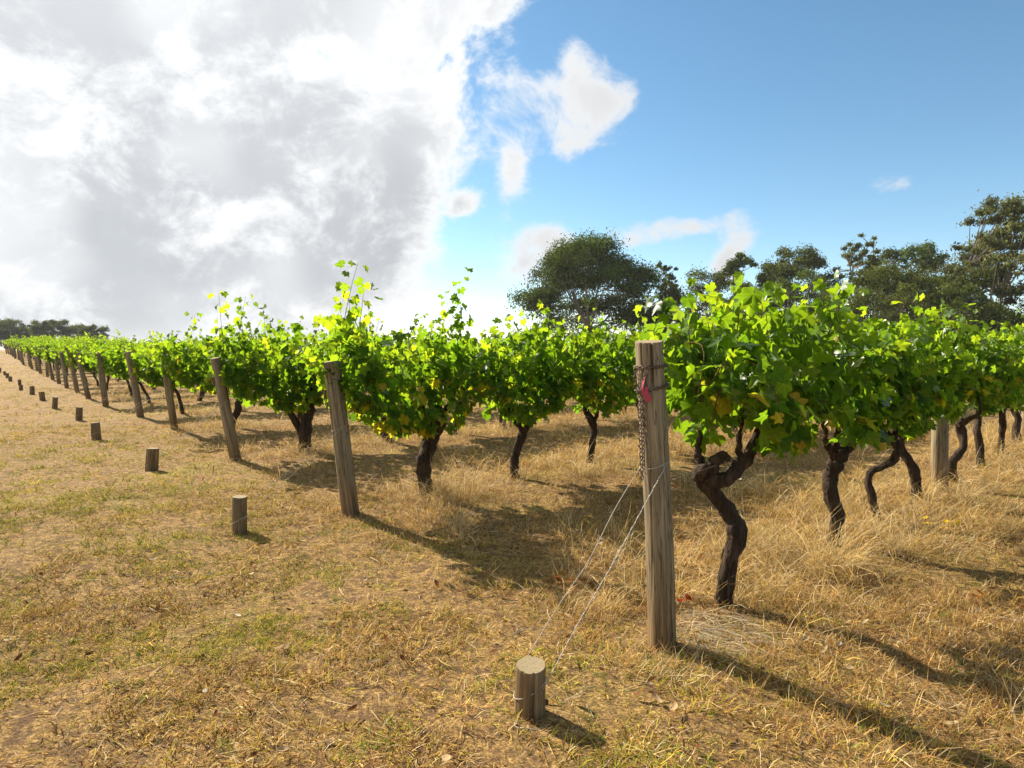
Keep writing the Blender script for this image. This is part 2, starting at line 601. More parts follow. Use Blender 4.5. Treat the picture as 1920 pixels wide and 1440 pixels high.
def post_mesh(name, r, h, seed, sides=36, rings=14, cracks=(), sink=0.12):
    """round post or stump: slightly crooked, checked by drying cracks, sawn top"""
    rg = np.random.default_rng(seed)
    z = np.concatenate([[-sink], np.linspace(0.0, h - 0.012, rings), [h - 0.004, h]])
    a = np.linspace(0, 2 * math.pi, sides, endpoint=False)
    ph = rg.uniform(0, 6, 4)
    V = []
    for k, zz in enumerate(z):
        t = zz / h
        rad = r * (1.05 - 0.07 * t) * (1 + 0.025 * np.cos(2 * a + ph[0]) + 0.018 * np.cos(3 * a + ph[1] + t) + 0.012 * np.sin(5 * a + ph[2]))
        rad = rad * (1 + 0.035 * (fbm(a * 1.5 + seed, np.full(sides, zz * 4.0), seed) - 0.5))
        for (ca, cw, cd, z0, z1) in cracks:
            da = (a - ca - 0.10 * math.sin(zz * 5 + ca) + math.pi) % (2 * math.pi) - math.pi
            amt = float(sstep(zz, z0, z0 + 0.35 * (min(z1, h) - z0))) * (float(1 - sstep(zz, z1 - 0.15, z1)) if z1 < h else 1.0)
            rad = rad - r * cd * amt * np.exp(-(da / cw) ** 2)
        if k == len(z) - 1:
            rad = rad * 0.965
        cx = 0.010 * math.sin(zz * 2.3 + ph[3]) if h > 1 else 0.0
        V.append(np.stack([cx + rad * np.cos(a), rad * np.sin(a), np.full(sides, zz) + (0.004 * np.cos(a + ph[0]) if k >= len(z) - 2 else 0)], 1))
    n = len(z)
    V = np.concatenate(V + [V[-1] + np.array([0, 0, .0004]), np.array([[cx, 0, h - .001]])])
    j = np.arange(sides)
    F = np.concatenate([np.stack([k * sides + j, k * sides + (j + 1) % sides, (k + 1) * sides + (j + 1) % sides, (k + 1) * sides + j], 1) for k in range(n - 1)])
    F3 = np.concatenate([F[:, [0, 1, 2]], F[:, [0, 2, 3]]])
    top = np.stack([n * sides + j, n * sides + (j + 1) % sides, np.full(sides, (n + 1) * sides)], 1)
    mi = np.concatenate([np.zeros(len(F3)), np.ones(len(top))])
    me = mesh_np(name, V, np.concatenate([F3, top]), [M_POST, M_CUT], True, None, mi)
    return me


ORD = ['first', 'second', 'third', 'fourth', 'fifth', 'sixth', 'seventh', 'eighth', 'ninth', 'tenth', 'eleventh', 'twelfth',
       'thirteenth', 'fourteenth', 'fifteenth', 'sixteenth', 'seventeenth', 'eighteenth', 'nineteenth', 'twentieth',
       'twenty-first', 'twenty-second', 'twenty-third', 'twenty-fourth', 'twenty-fifth', 'twenty-sixth', 'twenty-seventh', 'twenty-eighth']
N_ROWS = 27


def row_point(n, s, off=0.0):
    """a point on row n, s metres in from the end post"""
    p = P0 + n * ROW_GAP * H2 + s * R2 + off * N2
    return p


# end posts: (foot x, foot y, radius, height, lean outward, sideways lean)
POST_FEET = [(0.735, 3.07), (-1.41, 5.56), (-3.60, 8.30), (-5.95, 11.25)]
POST_SPEC = [(0.066, 1.50, 0.085, 0.0), (0.070, 1.36, 0.125, 0.02), (0.066, 1.36, 0.17, 0.02), (0.058, 1.50, 0.13, 0.01)]


def build_posts():
    protos = [post_mesh('end_post', 0.066, 1.46, 100 + k, 28, 10, [(4.3 + k, 0.09, 0.30, 0.7, 9)]) for k in range(4)]
    posts = []
    rg = np.random.default_rng(5)
    tails = ['thick grey end post wrapped in chain with pink tag, closest to the camera',
             'leaning end post with a pink tag on its left, second from the camera',
             'strongly leaning end post half under vine leaves, third from the camera',
             'slim weathered end post behind a trailing vine shoot, fourth from the camera']
    for n in range(N_ROWS):
        if n < 4:
            x, y = POST_FEET[n]
            r, h, lo, ls = POST_SPEC[n]
            cr = [(4.72, 0.075, 0.55, 1.28, 9), (4.0, 0.045, 0.35, 1.30, 9), (3.9, 0.05, 0.14, 0.2, 1.1), (5.3, 0.05, 0.16, 0.1, 1.1), (4.5, 0.05, 0.12, 0.0, 0.6)] if n == 0 else [(4.6 + .2 * n, 0.05, 0.30, 0.3, 9), (3.9, 0.04, 0.15, 0.5, 1.2)]
            me = post_mesh('end_post', r, h, 40 + n, 160 if n == 0 else 60, 30 if n == 0 else 18, cr)
        else:
            x, y = row_point(n, rg.uniform(-0.12, 0.12))
            me = protos[n % 4]
            lo, ls = rg.uniform(0.03, 0.16), rg.uniform(-0.03, 0.03)
        lab = tails[n] if n < 4 else 'leaning weathered end post of the %s vine row from the camera' % ORD[n]
        o = link('end_post', me, None, (x, y, float(gh(x, y)) - 0.01))
        # lean: outward from the row (away from the vines), a little sideways
        d = Vector((-R2[0] * lo + N2[0] * ls, -R2[1] * lo + N2[1] * ls, 1)).normalized()
        q = Vector((0, 0, 1)).rotation_difference(d)
        o.rotation_mode = 'QUATERNION'
        o.rotation_quaternion = q
        if n >= 4:
            o.scale = (1, 1, rg.uniform(0.93, 1.05))
        tag(o, lab, 'post', 'wooden end posts of the vine rows')
        posts.append((o, d))
    # posts inside the rows
    me = post_mesh('row_post', 0.075, 1.45, 77, 48, 14, [(4.5, 0.05, 0.2, 0.5, 9)])
    for k, (n, s) in enumerate([(0, 5.03), (0, 10.2), (1, 10.4), (2, 5.0)]):
        x, y = row_point(n, s)
        o = link('row_post', me, None, (x, y, float(gh(x, y)) - 0.01), 0.7 * k)
        tag(o, ['round upright post between the vines of the nearest row', 'farther upright post in the nearest row at the right edge',
                'upright post deep inside the second row', 'upright post among the vines of the third row'][k], 'post', 'upright posts inside the vine rows')
    return posts


POSTS = build_posts()

STUMP0 = np.array([0.07, 2.475])


def build_stumps():
    feet = [(0.07, 2.445), (-2.16, 5.0), (-4.33, 7.62)]
    rg = np.random.default_rng(9)
    protos = [post_mesh('anchor_stump', 0.056 + .004 * k, 0.24, 300 + k, 36, 6, [(4.4 + .3 * k, .10, .22, .02, 9), (3.6 + .5 * k, .07, .15, .0, .2)]) for k in range(4)]
    out = []
    d = np.array([-2.20, 2.56])
    for n in range(24):
        if n < 3:
            x, y = feet[n]
        else:
            x, y = np.array(feet[0]) + d * n + rg.uniform(-0.08, 0.08, 2)
        if n == 0:
            me = post_mesh('anchor_stump', 0.059, 0.205, 21, 72, 10, [(4.9, 0.06, 0.16, 0.0, 9), (4.2, 0.06, 0.12, 0.05, 9), (5.4, 0.06, 0.1, 0.0, 0.15)])
        else:
            me = protos[(n * 3 + 1) % 4]
        o = link('anchor_stump', me, None, (x, y, float(gh(x, y)) - 0.012))
        o.rotation_euler = (rg.uniform(-.08, .08), rg.uniform(-.10, .10) if n else 0.02, rg.uniform(-.6, .6) if n else 0)
        if n:
            o.scale = (1, 1, rg.uniform(0.85, 1.25) if n > 1 else 1.22)
        lab = ['short sawn anchor stump at the bottom of the picture with wire round it',
               'short dark anchor stump on the lawn, second from the camera'][n] if n < 2 else 'short wooden anchor stump on the lawn, %s from the camera' % ORD[n]
        tag(o, lab, 'stump', 'anchor stumps along the headland')
        out.append(o)
    return out


STUMPS = build_stumps()


def ring_path(o, d, z, r, turns=1.0, a0=0.0, tilt=0.0, n=24):
    """points round a leaning post at height z along it"""
    ax = Vector(d)
    u = ax.orthogonal().normalized()
    w = ax.cross(u)
    # u is turned so that angle 0 points to +X
    c = Vector(o.location) + ax * z
    res = []
    ex = (Vector((1, 0, 0)) - ax * ax.x).normalized()
    ey = ax.cross(ex)
    for k in range(n):
        a = a0 + turns * 2 * math.pi * k / (n - 1)
        res.append(c + ex * (math.cos(a) * r) + ey * (math.sin(a) * r) + ax * (tilt * math.cos(a)))
    return [tuple(p) for p in res]


def build_guy_wires():
    rg = np.random.default_rng(31)
    for n in range(9):
        po, d = POSTS[n]
        st = STUMPS[n]
        A = Acc()
        wr = 0.0015 if n == 0 else 0.0018
        zt = 0.92 if n == 0 else 0.78
        rp = 0.069 if n == 0 else 0.071
        rs = 0.0625
        b = Vector(st.location)
        top = Vector(po.location) + d * zt
        dirv = (b - top)
        side = Vector((0, 0, 1)).cross(dirv).normalized()
        for s in (-1, 1):
            p0 = top + side * (s * rp) + Vector((0, 0, 0.01 * s))
            p1 = b + side * (s * rs) + Vector((0, 0, 0.13 - 0.02 * s))
            m = p0.lerp(p1, 0.5) + Vector((0, 0, -0.012 + 0.006 * s)) + side * rg.uniform(-.01, .01)
            P = spline([tuple(p0), tuple(p0.lerp(p1, .25) + side * rg.uniform(-.004, .004)), tuple(m), tuple(p0.lerp(p1, .72) + side * rg.uniform(-.006, .006)), tuple(p1)], 14)
            A.add(*tube(P, np.full(14, wr), 5))
            if n == 0 and s == 1:                      # the right strand is a twisted pair with a knot
                tw = np.array([[0.0035 * math.cos(k * 2.1), 0.0035 * math.sin(k * 2.1), 0] for k in range(60)])
                P2 = spline([tuple(q) for q in P], 60) + tw
                A.add(*tube(P2, np.full(60, wr * 0.8), 4))
                c = P[6]
                kn = [(c[0] + 0.007 * math.cos(a), c[1] + 0.004 * math.sin(a), c[2] + 0.006 * a / 3 - 0.012) for a in np.linspace(0, 14, 40)]
                A.add(*tube(kn, np.full(40, wr * 0.8), 4))
        # round the post and round the stump
        A.add(*tube(ring_path(po, d, zt, rp + 0.002, 1.0, 0, 0.02, 26), np.full(26, wr), 5))
        A.add(*tube(ring_path(st, Vector((0, 0, 1)), 0.11, rs + 0.002, 1.0, 0, 0.035, 26), np.full(26, wr), 5))
        if n == 0:                                     # loose tail curling on the ground at the stump
            c = b + Vector((-0.01, -0.085, 0.03))
            tail = [(c.x + 0.05 * math.cos(a), c.y + 0.02 * math.sin(a) - 0.005 * a, c.z + 0.004 * math.sin(3 * a) - 0.003 * a) for a in np.linspace(2.4, 6.6, 26)]
            A.add(*tube(tail, np.full(26, 0.0025), 5))
        o = link('guy_wire', A.mesh('guy_wire', [M_WIRE]))
        lab = 'pair of wire strands tying the nearest end post to its stump' if n == 0 else 'thin guy wire from the %s end post down to its stump' % ORD[n]
        tag(o, lab, 'wire', 'guy wires of the end posts')


build_guy_wires()


def link_mesh(A, c, t, nrm, L=0.028, W=0.017, wr=0.0029):
    """one chain link: a stadium ring along t lying in the plane t x nrm"""
    c, t, nrm = Vector(c), Vector(t).normalized(), Vector(nrm)
    nrm = (nrm - t * nrm.dot(t)).normalized()
    pts = []
    for k in range(12):
        a = 2 * math.pi * k / 12
        x = math.cos(a) * W * 0.5
        y = math.sin(a) * W * 0.5 + (L - W) * 0.5 * (1 if math.sin(a) > 0 else -1)
        pts.append(tuple(c + nrm * x + t * y))
    pts.append(pts[0])
    A.add(*tube(pts, np.full(13, wr), 5, cap=False))


def chain_along(A, path, normal_fn, L=0.024, W=0.0145, wr=0.0024):
    P = np.array(path)
    seg = np.linalg.norm(np.diff(P, axis=0), axis=1)
    s = np.concatenate([[0], np.cumsum(seg)])
    pitch = L - 2.2 * wr
    k = 0
    x = pitch / 2
    while x < s[-1]:
        p = np.array([np.interp(x, s, P[:, i]) for i in range(3)])
        q = np.array([np.interp(min(x + 0.01, s[-1]), s, P[:, i]) for i in range(3)])
        q0 = np.array([np.interp(max(x - 0.01, 0), s, P[:, i]) for i in range(3)])
        t = q - q0
        nr = Vector(normal_fn(p))
        if k % 2:
            nr = Vector(t).cross(nr)
        link_mesh(A, p, t, nr, L, W, wr)
        x += pitch
        k += 1


def build_chains():
    specs = [(0, 1.40, 1.285, 0.86, 3.60), (1, 1.28, 1.12, 0.90, 3.35), (2, 1.2, 1.12, 0.95, 3.4), (3, 1.34, 1.2, 1.0, 3.4)]
    labs = ['rusty chain looped round the nearest end post with ends hanging down', 'rusty chain hanging on the left of the second end post',
            'short chain on the left of the third end post', 'short chain on the left of the fourth end post']
    for n, z1, z2, z3, ang in specs:
        po, d = POSTS[n]
        r = POST_SPEC[n][0]
        A = Acc()
        ax = Vector(d)
        ex = (Vector((1, 0, 0)) - ax * ax.x).normalized()
        ey = ax.cross(ex)
        base = Vector(po.location)

        def at(z, a, rr):
            return tuple(base + ax * z + ex * (math.cos(a) * rr) + ey * (math.sin(a) * rr))

        def nrm(p):
            v = Vector(p) - base
            v = v - ax * v.dot(ax)
            return v.normalized()
        rr = r + 0.005
        if n == 0:
            # upper loop hangs on the left, rises over the front, lower loop binds the post
            up = [at(z1 - 0.015 - 0.05 * max(0, math.sin(a * 0.5 + 0.9)) ** 8, a, rr) for a in np.linspace(2.9, 2.9 + 2 * math.pi, 60)]
            chain_along(A, up, nrm)
            lo = [at(z2 + 0.012 * math.cos(a), a, rr + 0.002) for a in np.linspace(2.9, 2.9 + 2 * math.pi, 60)]
            chain_along(A, lo, nrm)
            chain_along(A, [at(z1 - 0.02, 3.25, rr + .004), at((z1 + z2) / 2, 3.2, rr + 0.008), at(z2, 3.3, rr + .004)], nrm)
            chain_along(A, [at(z1 - 0.03, 4.35, rr + .003), at((z1 + z2) / 2, 4.1, rr + 0.006), at(z2, 3.9, rr + .006)], nrm)
        for q, (da, zz) in enumerate([(0.0, z3), (0.26, z3 + 0.05)]):
            path = [at(z, ang + da - 0.10 * (z2 - z), rr + 0.005 + 0.004 * q) for z in np.linspace(z2, zz, 20)]
            chain_along(A, path, nrm)
        o = link('chain', A.mesh('chain', [M_CHAIN]))
        tag(o, labs[n], 'chain', 'chains on the end posts')
        # pink tape
        B = Acc()
        zc = z2 - 0.005
        a0 = ang + (0.48 if n == 0 else 0.15)
        w = 0.18 if n == 0 else 0.20

        def strip(zs, a_off, half, bulge):
            g1, g2 = [], []
            for k, z in enumerate(zs):
                t = k / (len(zs) - 1)
                for a in np.linspace(-half, half, 5):
                    aa = a0 + a + a_off * t
                    g1.append(at(z + 0.008 * a / half, aa, rr + 0.010 + bulge * math.sin(t * 3.1) + 0.003 * math.sin(9 * a)))
                    g2.append(at(z + 0.008 * a / half, aa, rr + 0.0115 + bulge * math.sin(t * 3.1) + 0.003 * math.sin(9 * a)))
            nn = len(zs)
            F = []
            for k in range(nn - 1):
                for j in range(4):
                    i = k * 5 + j
                    F.append((i, i + 1, i + 6, i + 5))
                    e = 5 * nn + i
                    F.append((e + 5, e + 6, e + 1, e))
            B.add(np.array(g1 + g2), np.array(F))
        strip(np.linspace(zc + 0.012, zc - 0.050, 6), 0.22, w * 0.9, 0.005)
        strip(np.linspace(zc + 0.058, zc - 0.02, 6), -0.12, w * 0.5, 0.007)
        o = link('pink_tag', B.mesh('pink_tag', [M_PINK]))
        tag(o, ['pink tape tag under the chain of the nearest end post', 'pink tape tag on the left of the second end post',
                'small pink tape tag on the third end post', 'small pink tape tag on the fourth end post'][n], 'tag', 'pink tape tags')


build_chains()


# ------------------------------------------------------------------ grape leaves
def leaf_variant(seed):
    """five-lobed toothed leaf, about 1 wide, stalk at the origin, tip towards +Y, face towards +Z"""
    rg = np.random.default_rng(seed)
    half = [(4, .97), (13, .80), (20, .76), (27, .60), (36, .66), (45, .82), (54, .88), (64, .74), (78, .56), (92, .66), (108, .72), (124, .60), (142, .58), (160, .46), (172, .16)]
    pts = [(0.0, 1.05)]
    for s in (1, -1):
        for a, r in (half if s == 1 else half[::-1]):
            pts.append((s * a + rg.uniform(-2, 2), r * (1 + rg.uniform(-.07, .07))))
    ang = np.radians([p[0] for p in pts])
    rad = np.array([p[1] for p in pts]) * 0.66
    x, y = np.sin(ang) * rad, np.cos(ang) * rad + 0.06
    cup, fold, wav = rg.uniform(-.5, .75), rg.uniform(0.0, .9), rg.uniform(.05, .13)
    tipd = rg.uniform(.1, 1.1)
    ph = rg.uniform(0, 6)

    def z(x, y, a):
        r2 = x * x + y * y
        return -cup * r2 + fold * np.abs(x) * 0.55 - tipd * np.clip(y, 0, 1) ** 2 * 0.6 + wav * np.sin(a * 5 + ph) * np.sqrt(r2)
    n = len(pts)
    V = np.concatenate([[[0, 0.02, 0]], np.stack([x, y, z(x, y, ang)], 1)])
    j = np.arange(n)
    F = np.stack([np.zeros(n, int), (j + 1) % n + 1, j + 1], 1)
    return V, F


LEAVES = [leaf_variant(s) for s in range(8)]
LEAVES_FAR = []
for _V, _F in LEAVES:                     # the same leaves with their teeth left out, for vines farther off
    _k = [0, 1, 2, 5, 8, 10, 12, 14, 15, 17, 18, 20, 22, 24, 27, 30]
    _k = [q for q in _k if q < len(_V)]
    _n = len(_k) - 1
    LEAVES_FAR.append((_V[_k], np.array([(0, (q + 1) % _n + 1, q + 1) for q in range(_n)])))
LEAF_MESH = [mesh_np('leaf', V, F, [M_LEAF_O]) for V, F in LEAVES]


def frames(nrm, tip):
    """rotation matrices (k,3,3) with columns x, tip, normal"""
    z = nrm / (np.linalg.norm(nrm, axis=1)[:, None] + 1e-9)
    y = tip - z * np.sum(tip * z, 1)[:, None]
    y /= np.linalg.norm(y, axis=1)[:, None] + 1e-9
    x = np.cross(y, z)
    return np.stack([x, y, z], 2)


def grow_canopy(seed, span=(-0.62, 0.62), n_shoot=25, top=1.74, spikes=(), fill=300, low=0.70, yellow=0.05, droop=()):
    """shoots rising from the cordon with leaves at their nodes. Local frame: x along the row, y across, z up"""
    rg = np.random.default_rng(seed)
    pos, nrm, tip, size, young, lowness = [], [], [], [], [], []
    shoots = []
    L = span[1] - span[0]
    mid, half = (span[0] + span[1]) / 2, L / 2

    def leaf(p, out, s, yng):
        up = np.array([0, 0, 1.0])
        n = out * rg.uniform(.2, 1.1) + up * rg.uniform(.0, .95) + rg.normal(0, .55, 3)
        t = out * rg.uniform(.1, .8) - up * rg.uniform(.25, 1.1) + rg.normal(0, .35, 3)
        pos.append(p)
        nrm.append(n)
        tip.append(t)
        size.append(s)
        young.append(yng)
    specs = []
    for k in range(n_shoot):
        x = span[0] + L * (k + rg.uniform(.1, .9)) / n_shoot
        y = rg.normal(0, .07)
        ed = abs(x - mid) / half
        specs.append((np.array([x, y, rg.uniform(low, low + .16) + .20 * ed ** 2]), np.array([rg.normal(0, .25), rg.normal(0, .34), 1.0]), rg.uniform(.62, 1.0), 1.0, top - .34 * ed ** 2.5 + rg.normal(0, .10)))
    for (x, y, zt) in spikes:
        specs.append((np.array([x, y, 1.0]), np.array([rg.normal(0, .10), rg.normal(0, .10), 1.0]), zt - 1.0, 0.25, 9.0))
    for (x, y, dx, dy, ln) in droop:
        specs.append((np.array([x, y, 1.35]), np.array([dx, dy, 0.55]), ln, 3.2, 1.5))
    for (p, d, ln, grav, ztop) in specs:
        d = d / np.linalg.norm(d)
        step = 0.058
        ns = int(ln / step)
        path = [p.copy()]
        for i in range(ns):
            t = i / max(1, ns)
            d = d + rg.normal(0, .085 if grav >= 1 else .04, 3)
            d[2] -= grav * 0.055 * t
            if p[2] > ztop:
                d[2] -= 0.42
                d[1] += 0.10 * np.sign(d[1])
            d[0] -= 0.10 * max(0, p[0] - span[1]) - 0.10 * max(0, span[0] - p[0])
            if grav <= 1.0 and abs(p[1]) > 0.30:
                d[1] -= 0.12 * np.sign(p[1])
            d = d / np.linalg.norm(d)
            p = p + d * step
            path.append(p.copy())
            a = i * 2.6 + rg.uniform(-.5, .5)
            out = np.array([math.cos(a) * 0.75, math.sin(a), 0.0])
            out[1] += 1.4 * p[1]
            out /= np.linalg.norm(out)
            s = rg.uniform(.095, .155) * (1 - .55 * t ** 3)
            leaf(p + out * rg.uniform(.04, .10) + np.array([0, 0, .01]), out, s, t ** 2)
            if rg.random() < (0.42 if grav <= 1 else 0.25):
                o2 = np.array([rg.normal(), rg.normal(), rg.normal(0, .3)])
                o2 /= np.linalg.norm(o2)
                leaf(p + o2 * rg.uniform(.06, .15), o2, rg.uniform(.055, .105), .35 * t)
        shoots.append(np.array(path))
    for k in range(fill):                     # lower and outer leaves
        x = rg.uniform(*span)
        sgn = 1 if rg.random() < .27 else -1
        ed = abs(x - mid) / half
        lo = low - .06 + .34 * ed ** 2
        zz = rg.uniform(lo, top - .12 - .3 * ed ** 2) if rg.random() < .6 else rg.uniform(lo, lo + .25)
        w = 0.36 - 0.10 * abs(zz - 1.25)
        out = np.array([rg.normal(0, .35), float(sgn), 0])
        out /= np.linalg.norm(out)
        leaf(np.array([x, sgn * rg.uniform(.45, 1.0) * w, zz]), out, rg.uniform(.075, .145), .05)
    pos, nrm, tip = np.array(pos), np.array(nrm), np.array(tip)
    size, young = np.array(size), np.array(young)
    k = len(pos)
    base = np.array([0.042, 0.096, 0.009])
    yng = np.array([0.092, 0.160, 0.015])
    old = np.array([0.020, 0.060, 0.008])
    f = np.clip(young + rg.normal(0.12, .22, k), 0, 1)[:, None]
    tint = base * (1 - f) + yng * f
    o = (rg.random(k) < .30)[:, None]
    tint = np.where(o, tint * .45 + old * .55, tint)
    tint = tint * rg.uniform(.8, 1.2, (k, 1))
    yl = (rg.random(k) < yellow * np.clip((1.32 - pos[:, 2]) / .30, 0.05, 1.5))
    yc = np.stack([rg.uniform(.28, .42, k), rg.uniform(.17, .27, k), rg.uniform(.010, .03, k)], 1)
    tint = np.where(yl[:, None], yc, tint)
    return dict(pos=pos, rot=frames(nrm, tip), size=size, tint=tint, var=rg.integers(0, len(LEAVES), k), shoots=shoots)


def leaves_mesh(c, sel, name, lib=LEAVES):
    A = Acc()
    for v in range(len(LEAVES)):
        i = np.nonzero(sel & (c['var'] == v))[0]
        if not len(i):
            continue
        LV, LF = lib[v]
        V = np.einsum('kab,nb->kna', c['rot'][i], LV) * c['size'][i][:, None, None] + c['pos'][i][:, None, :]
        F = (LF[None] + (np.arange(len(i)) * len(LV))[:, None, None]).reshape(-1, 3)
        T = np.repeat(c['tint'][i], len(LV), 0)
        A.add(V.reshape(-1, 3), F, T)
    return A.mesh(name, [M_LEAF_A])


def canes_mesh(c, name, petioles=True):
    A = Acc()
    for P in c['shoots']:
        if len(P) > 2:
            A.add(*tube(P, np.linspace(.0045, .0016, len(P)), 5, cap=False))
    return A.mesh(name, [M_CANE])


def trunk_mesh(name, stems, seed, sides=20, dens=60, flakes=0):
    """stems: list of lists of (x, y, z, r)"""
    A = Acc()
    for k, st in enumerate(stems):
        n = dens if k == 0 else dens // 2
        P = spline(st, n)
        rg = np.random.default_rng(seed + k)
        wob = np.stack([fbm(np.arange(n) * .16 + seed, np.full(n, 3.3 + k), seed) - .5, fbm(np.arange(n) * .16 + seed, np.full(n, 7.7 + k), seed + 1) - .5, np.zeros(n)], 1)
        r = P[:, 3] * .9 * (1 + .35 * (fbm(np.arange(n) * .33, np.full(n, 1.0 + seed), seed + 5) - .5))
        if k == 0:
            r[:9] *= np.linspace(1.7, 1.0, 9)
        A.add(*tube(P[:, :3] + wob * .045, np.clip(r, .004, 1), sides, True, 0.34, seed + k))
        if flakes:
            C = P[:, :3] + wob * .045
            for _ in range(int(flakes * (1 if k == 0 else .35))):
                i0 = int(rg.integers(3, n - 12)) if n > 16 else 3
                m = int(rg.integers(5, 10))
                ii = np.clip(np.arange(i0, i0 + m), 0, n - 1)
                a = rg.uniform(0, 6.28)
                aa = a + np.linspace(0, rg.normal(0, .5), m)
                off = np.stack([np.cos(aa), np.sin(aa), np.zeros(m)], 1)
                tn = np.stack([-np.sin(aa), np.cos(aa), np.zeros(m)], 1)
                rad = (r[ii] * 1.10 + .002 + rg.uniform(.002, .012) * np.linspace(0, 1, m) ** 2)[:, None]
                wd = (rg.uniform(.003, .008) * np.sin(np.linspace(.4, 2.9, m)))[:, None]
                Vf = np.concatenate([C[ii] + off * rad - tn * wd, C[ii] + off * rad + tn * wd])
                jj = np.arange(m - 1)
                A.add(Vf, np.stack([jj, jj + 1, jj + 1 + m, jj + m], 1))
    return A.mesh(name, [M_VINE])


def to_local(dx, dy):
    """world offsets in the ground plane to the row frame"""
    return dx * R2[0] + dy * R2[1], dx * N2[0] + dy * N2[1]


def stem(pts):
    """pts: (sideways seen from the headland, away, up, radius) in metres"""
    out = []
    for (x, y, z, r) in pts:
        lx, ly = to_local(x, y)
        out.append((lx, ly, z, r))
    return out


# hand-shaped trunks of the vines that stand closest
CUSTOM = {
    (0, 0): [[(0, 0, -.08, .052), (.0, 0, .02, .047), (.02, .0, .25, .046), (.055, .0, .45, .052), (-.04, .02, .60, .046), (-.13, 0, .70, .048), (-.150, -.03, .76, .046), (-.09, -.05, .785, .042)],
             [(-.14, .0, .71, .042), (-.02, -.05, .725, .044), (.06, -.02, .79, .036), (.12, .0, .86, .034), (.17, .01, .95, .022), (.2, .02, 1.08, .012)],
             [(-.10, -.03, .76, .036), (-.07, -.03, .82, .030), (-.03, -.03, .845, .028), (.0, -.02, .83, .020)],
             [(-.13, -.02, .76, .034), (-.16, .0, .85, .020), (-.15, .02, .98, .011)],
             [(.08, -.02, .80, .022), (.06, .0, .90, .014), (.08, .0, 1.05, .009)]],
    (0, 1): [[(0, 0, -.08, .05), (-.01, 0, .02, .045), (.02, 0, .21, .044), (-.035, .02, .45, .050), (.02, 0, .62, .056), (.03, 0, .69, .045)],
             [(.02, 0, .63, .045), (.11, .02, .72, .034), (.17, .03, .78, .028), (.18, .03, .92, .014)],
             [(.0, 0, .64, .034), (-.06, .0, .74, .022), (-.09, .0, .90, .012)],
             [(.03, 0, .66, .026), (.02, .03, .78, .016), (.04, .03, .95, .010)]],
    (0, 2): [[(.02, 0, -.08, .036), (.02, 0, .02, .030), (-.05, 0, .20, .030), (-.06, .02, .38, .029), (.03, .02, .455, .030), (.12, 0, .50, .034), (.15, 0, .62, .030), (.08, 0, .72, .030), (.02, .0, .80, .020), (.0, .02, .98, .010)],
             [(.12, 0, .66, .022), (.16, .02, .80, .015), (.18, .02, .98, .009)]],
    (0, 3): [[(.0, 0, -.08, .05), (.0, 0, .03, .047), (-.06, 0, .27, .046), (-.18, .02, .52, .044), (-.15, 0, .62, .045), (-.04, 0, .72, .048), (-.01, .0, .82, .040), (.0, .0, 1.0, .018)],
             [(-.16, 0, .58, .03), (-.24, .02, .68, .020), (-.26, .02, .88, .012)]],
    (1, 0): [[(.0, 0, -.08, .088), (.0, 0, .02, .080), (-.01, .0, .33, .074), (.06, .0, .55, .075), (.13, .0, .72, .072), (.11, .0, .88, .05)],
             [(.06, .0, .58, .055), (.0, -.02, .66, .045), (.0, .0, .78, .03), (-.08, .0, .95, .015)],
             [(-.02, -.04, .30, .05), (-.025, -.06, .385, .046), (-.02, -.07, .41, .02)],
             [(.13, .0, .78, .04), (.24, .02, .90, .02), (.3, .02, 1.05, .01)]],
    (1, 1): [[(.0, 0, -.08, .062), (.0, 0, .02, .052), (-.01, .0, .19, .048), (.06, .0, .41, .050), (.10, .0, .55, .056), (.11, .0, .62, .05)],
             [(.10, .0, .55, .045), (.02, .0, .63, .038), (-.05, .0, .72, .030), (-.07, .0, .9, .015)],
             [(.11, .0, .56, .042), (.2, .02, .64, .034), (.25, .02, .75, .026), (.27, .02, .95, .012)]],
    (1, 2): [[(.0, 0, -.08, .05), (.0, 0, .02, .043), (.02, .0, .23, .042), (.045, .0, .45, .045), (-.02, .0, .58, .043), (-.06, .0, .68, .034), (-.09, .0, .9, .015)],
             [(.03, .0, .5, .034), (.09, .02, .64, .022), (.13, .02, .85, .012)]],
    (2, 0): [[(.0, 0, -.08, .09), (.0, 0, .02, .082), (.015, .0, .39, .085), (.07, .0, .62, .08), (.09, .0, .78, .06), (.12, .0, .95, .03)],
             [(.0, 0, .10, .05), (-.10, .0, .38, .048), (-.21, .02, .60, .050), (-.19, .02, .76, .050), (-.05, .02, .86, .04), (.06, .0, .80, .04)]],
    (3, 0): [[(-.02, 0, -.08, .07), (.0, 0, .02, .065), (.12, .0, .32, .060), (.15, .0, .55, .058), (.14, .0, .75, .05), (.12, .0, .95, .03)],
             [(.14, .0, .45, .04), (.28, .0, .60, .035), (.38, .02, .80, .02)]],
}


def random_trunk(seed):
    rg = np.random.default_rng(seed)
    r = rg.uniform(.040, .066)
    x = y = 0.0
    lx = rg.normal(0, .05)
    pts = [(0, 0, -.1, r * 1.25), (0, 0, .02, r * 1.1)]
    for z in (.2, .38, .54, .68):
        x += lx + rg.normal(0, .05)
        y += rg.normal(0, .04)
        pts.append((x, y, z, r * rg.uniform(.85, 1.15)))
    st = [pts]
    for s in (-1, 1):
        st.append([(x, y, .62, r * .75), (x + s * rg.uniform(.06, .12), y, .70, r * .6), (x + s * rg.uniform(.14, .26), y, .78, r * .42), (x + s * rg.uniform(.2, .36), y, .95, r * .22)])
    return st


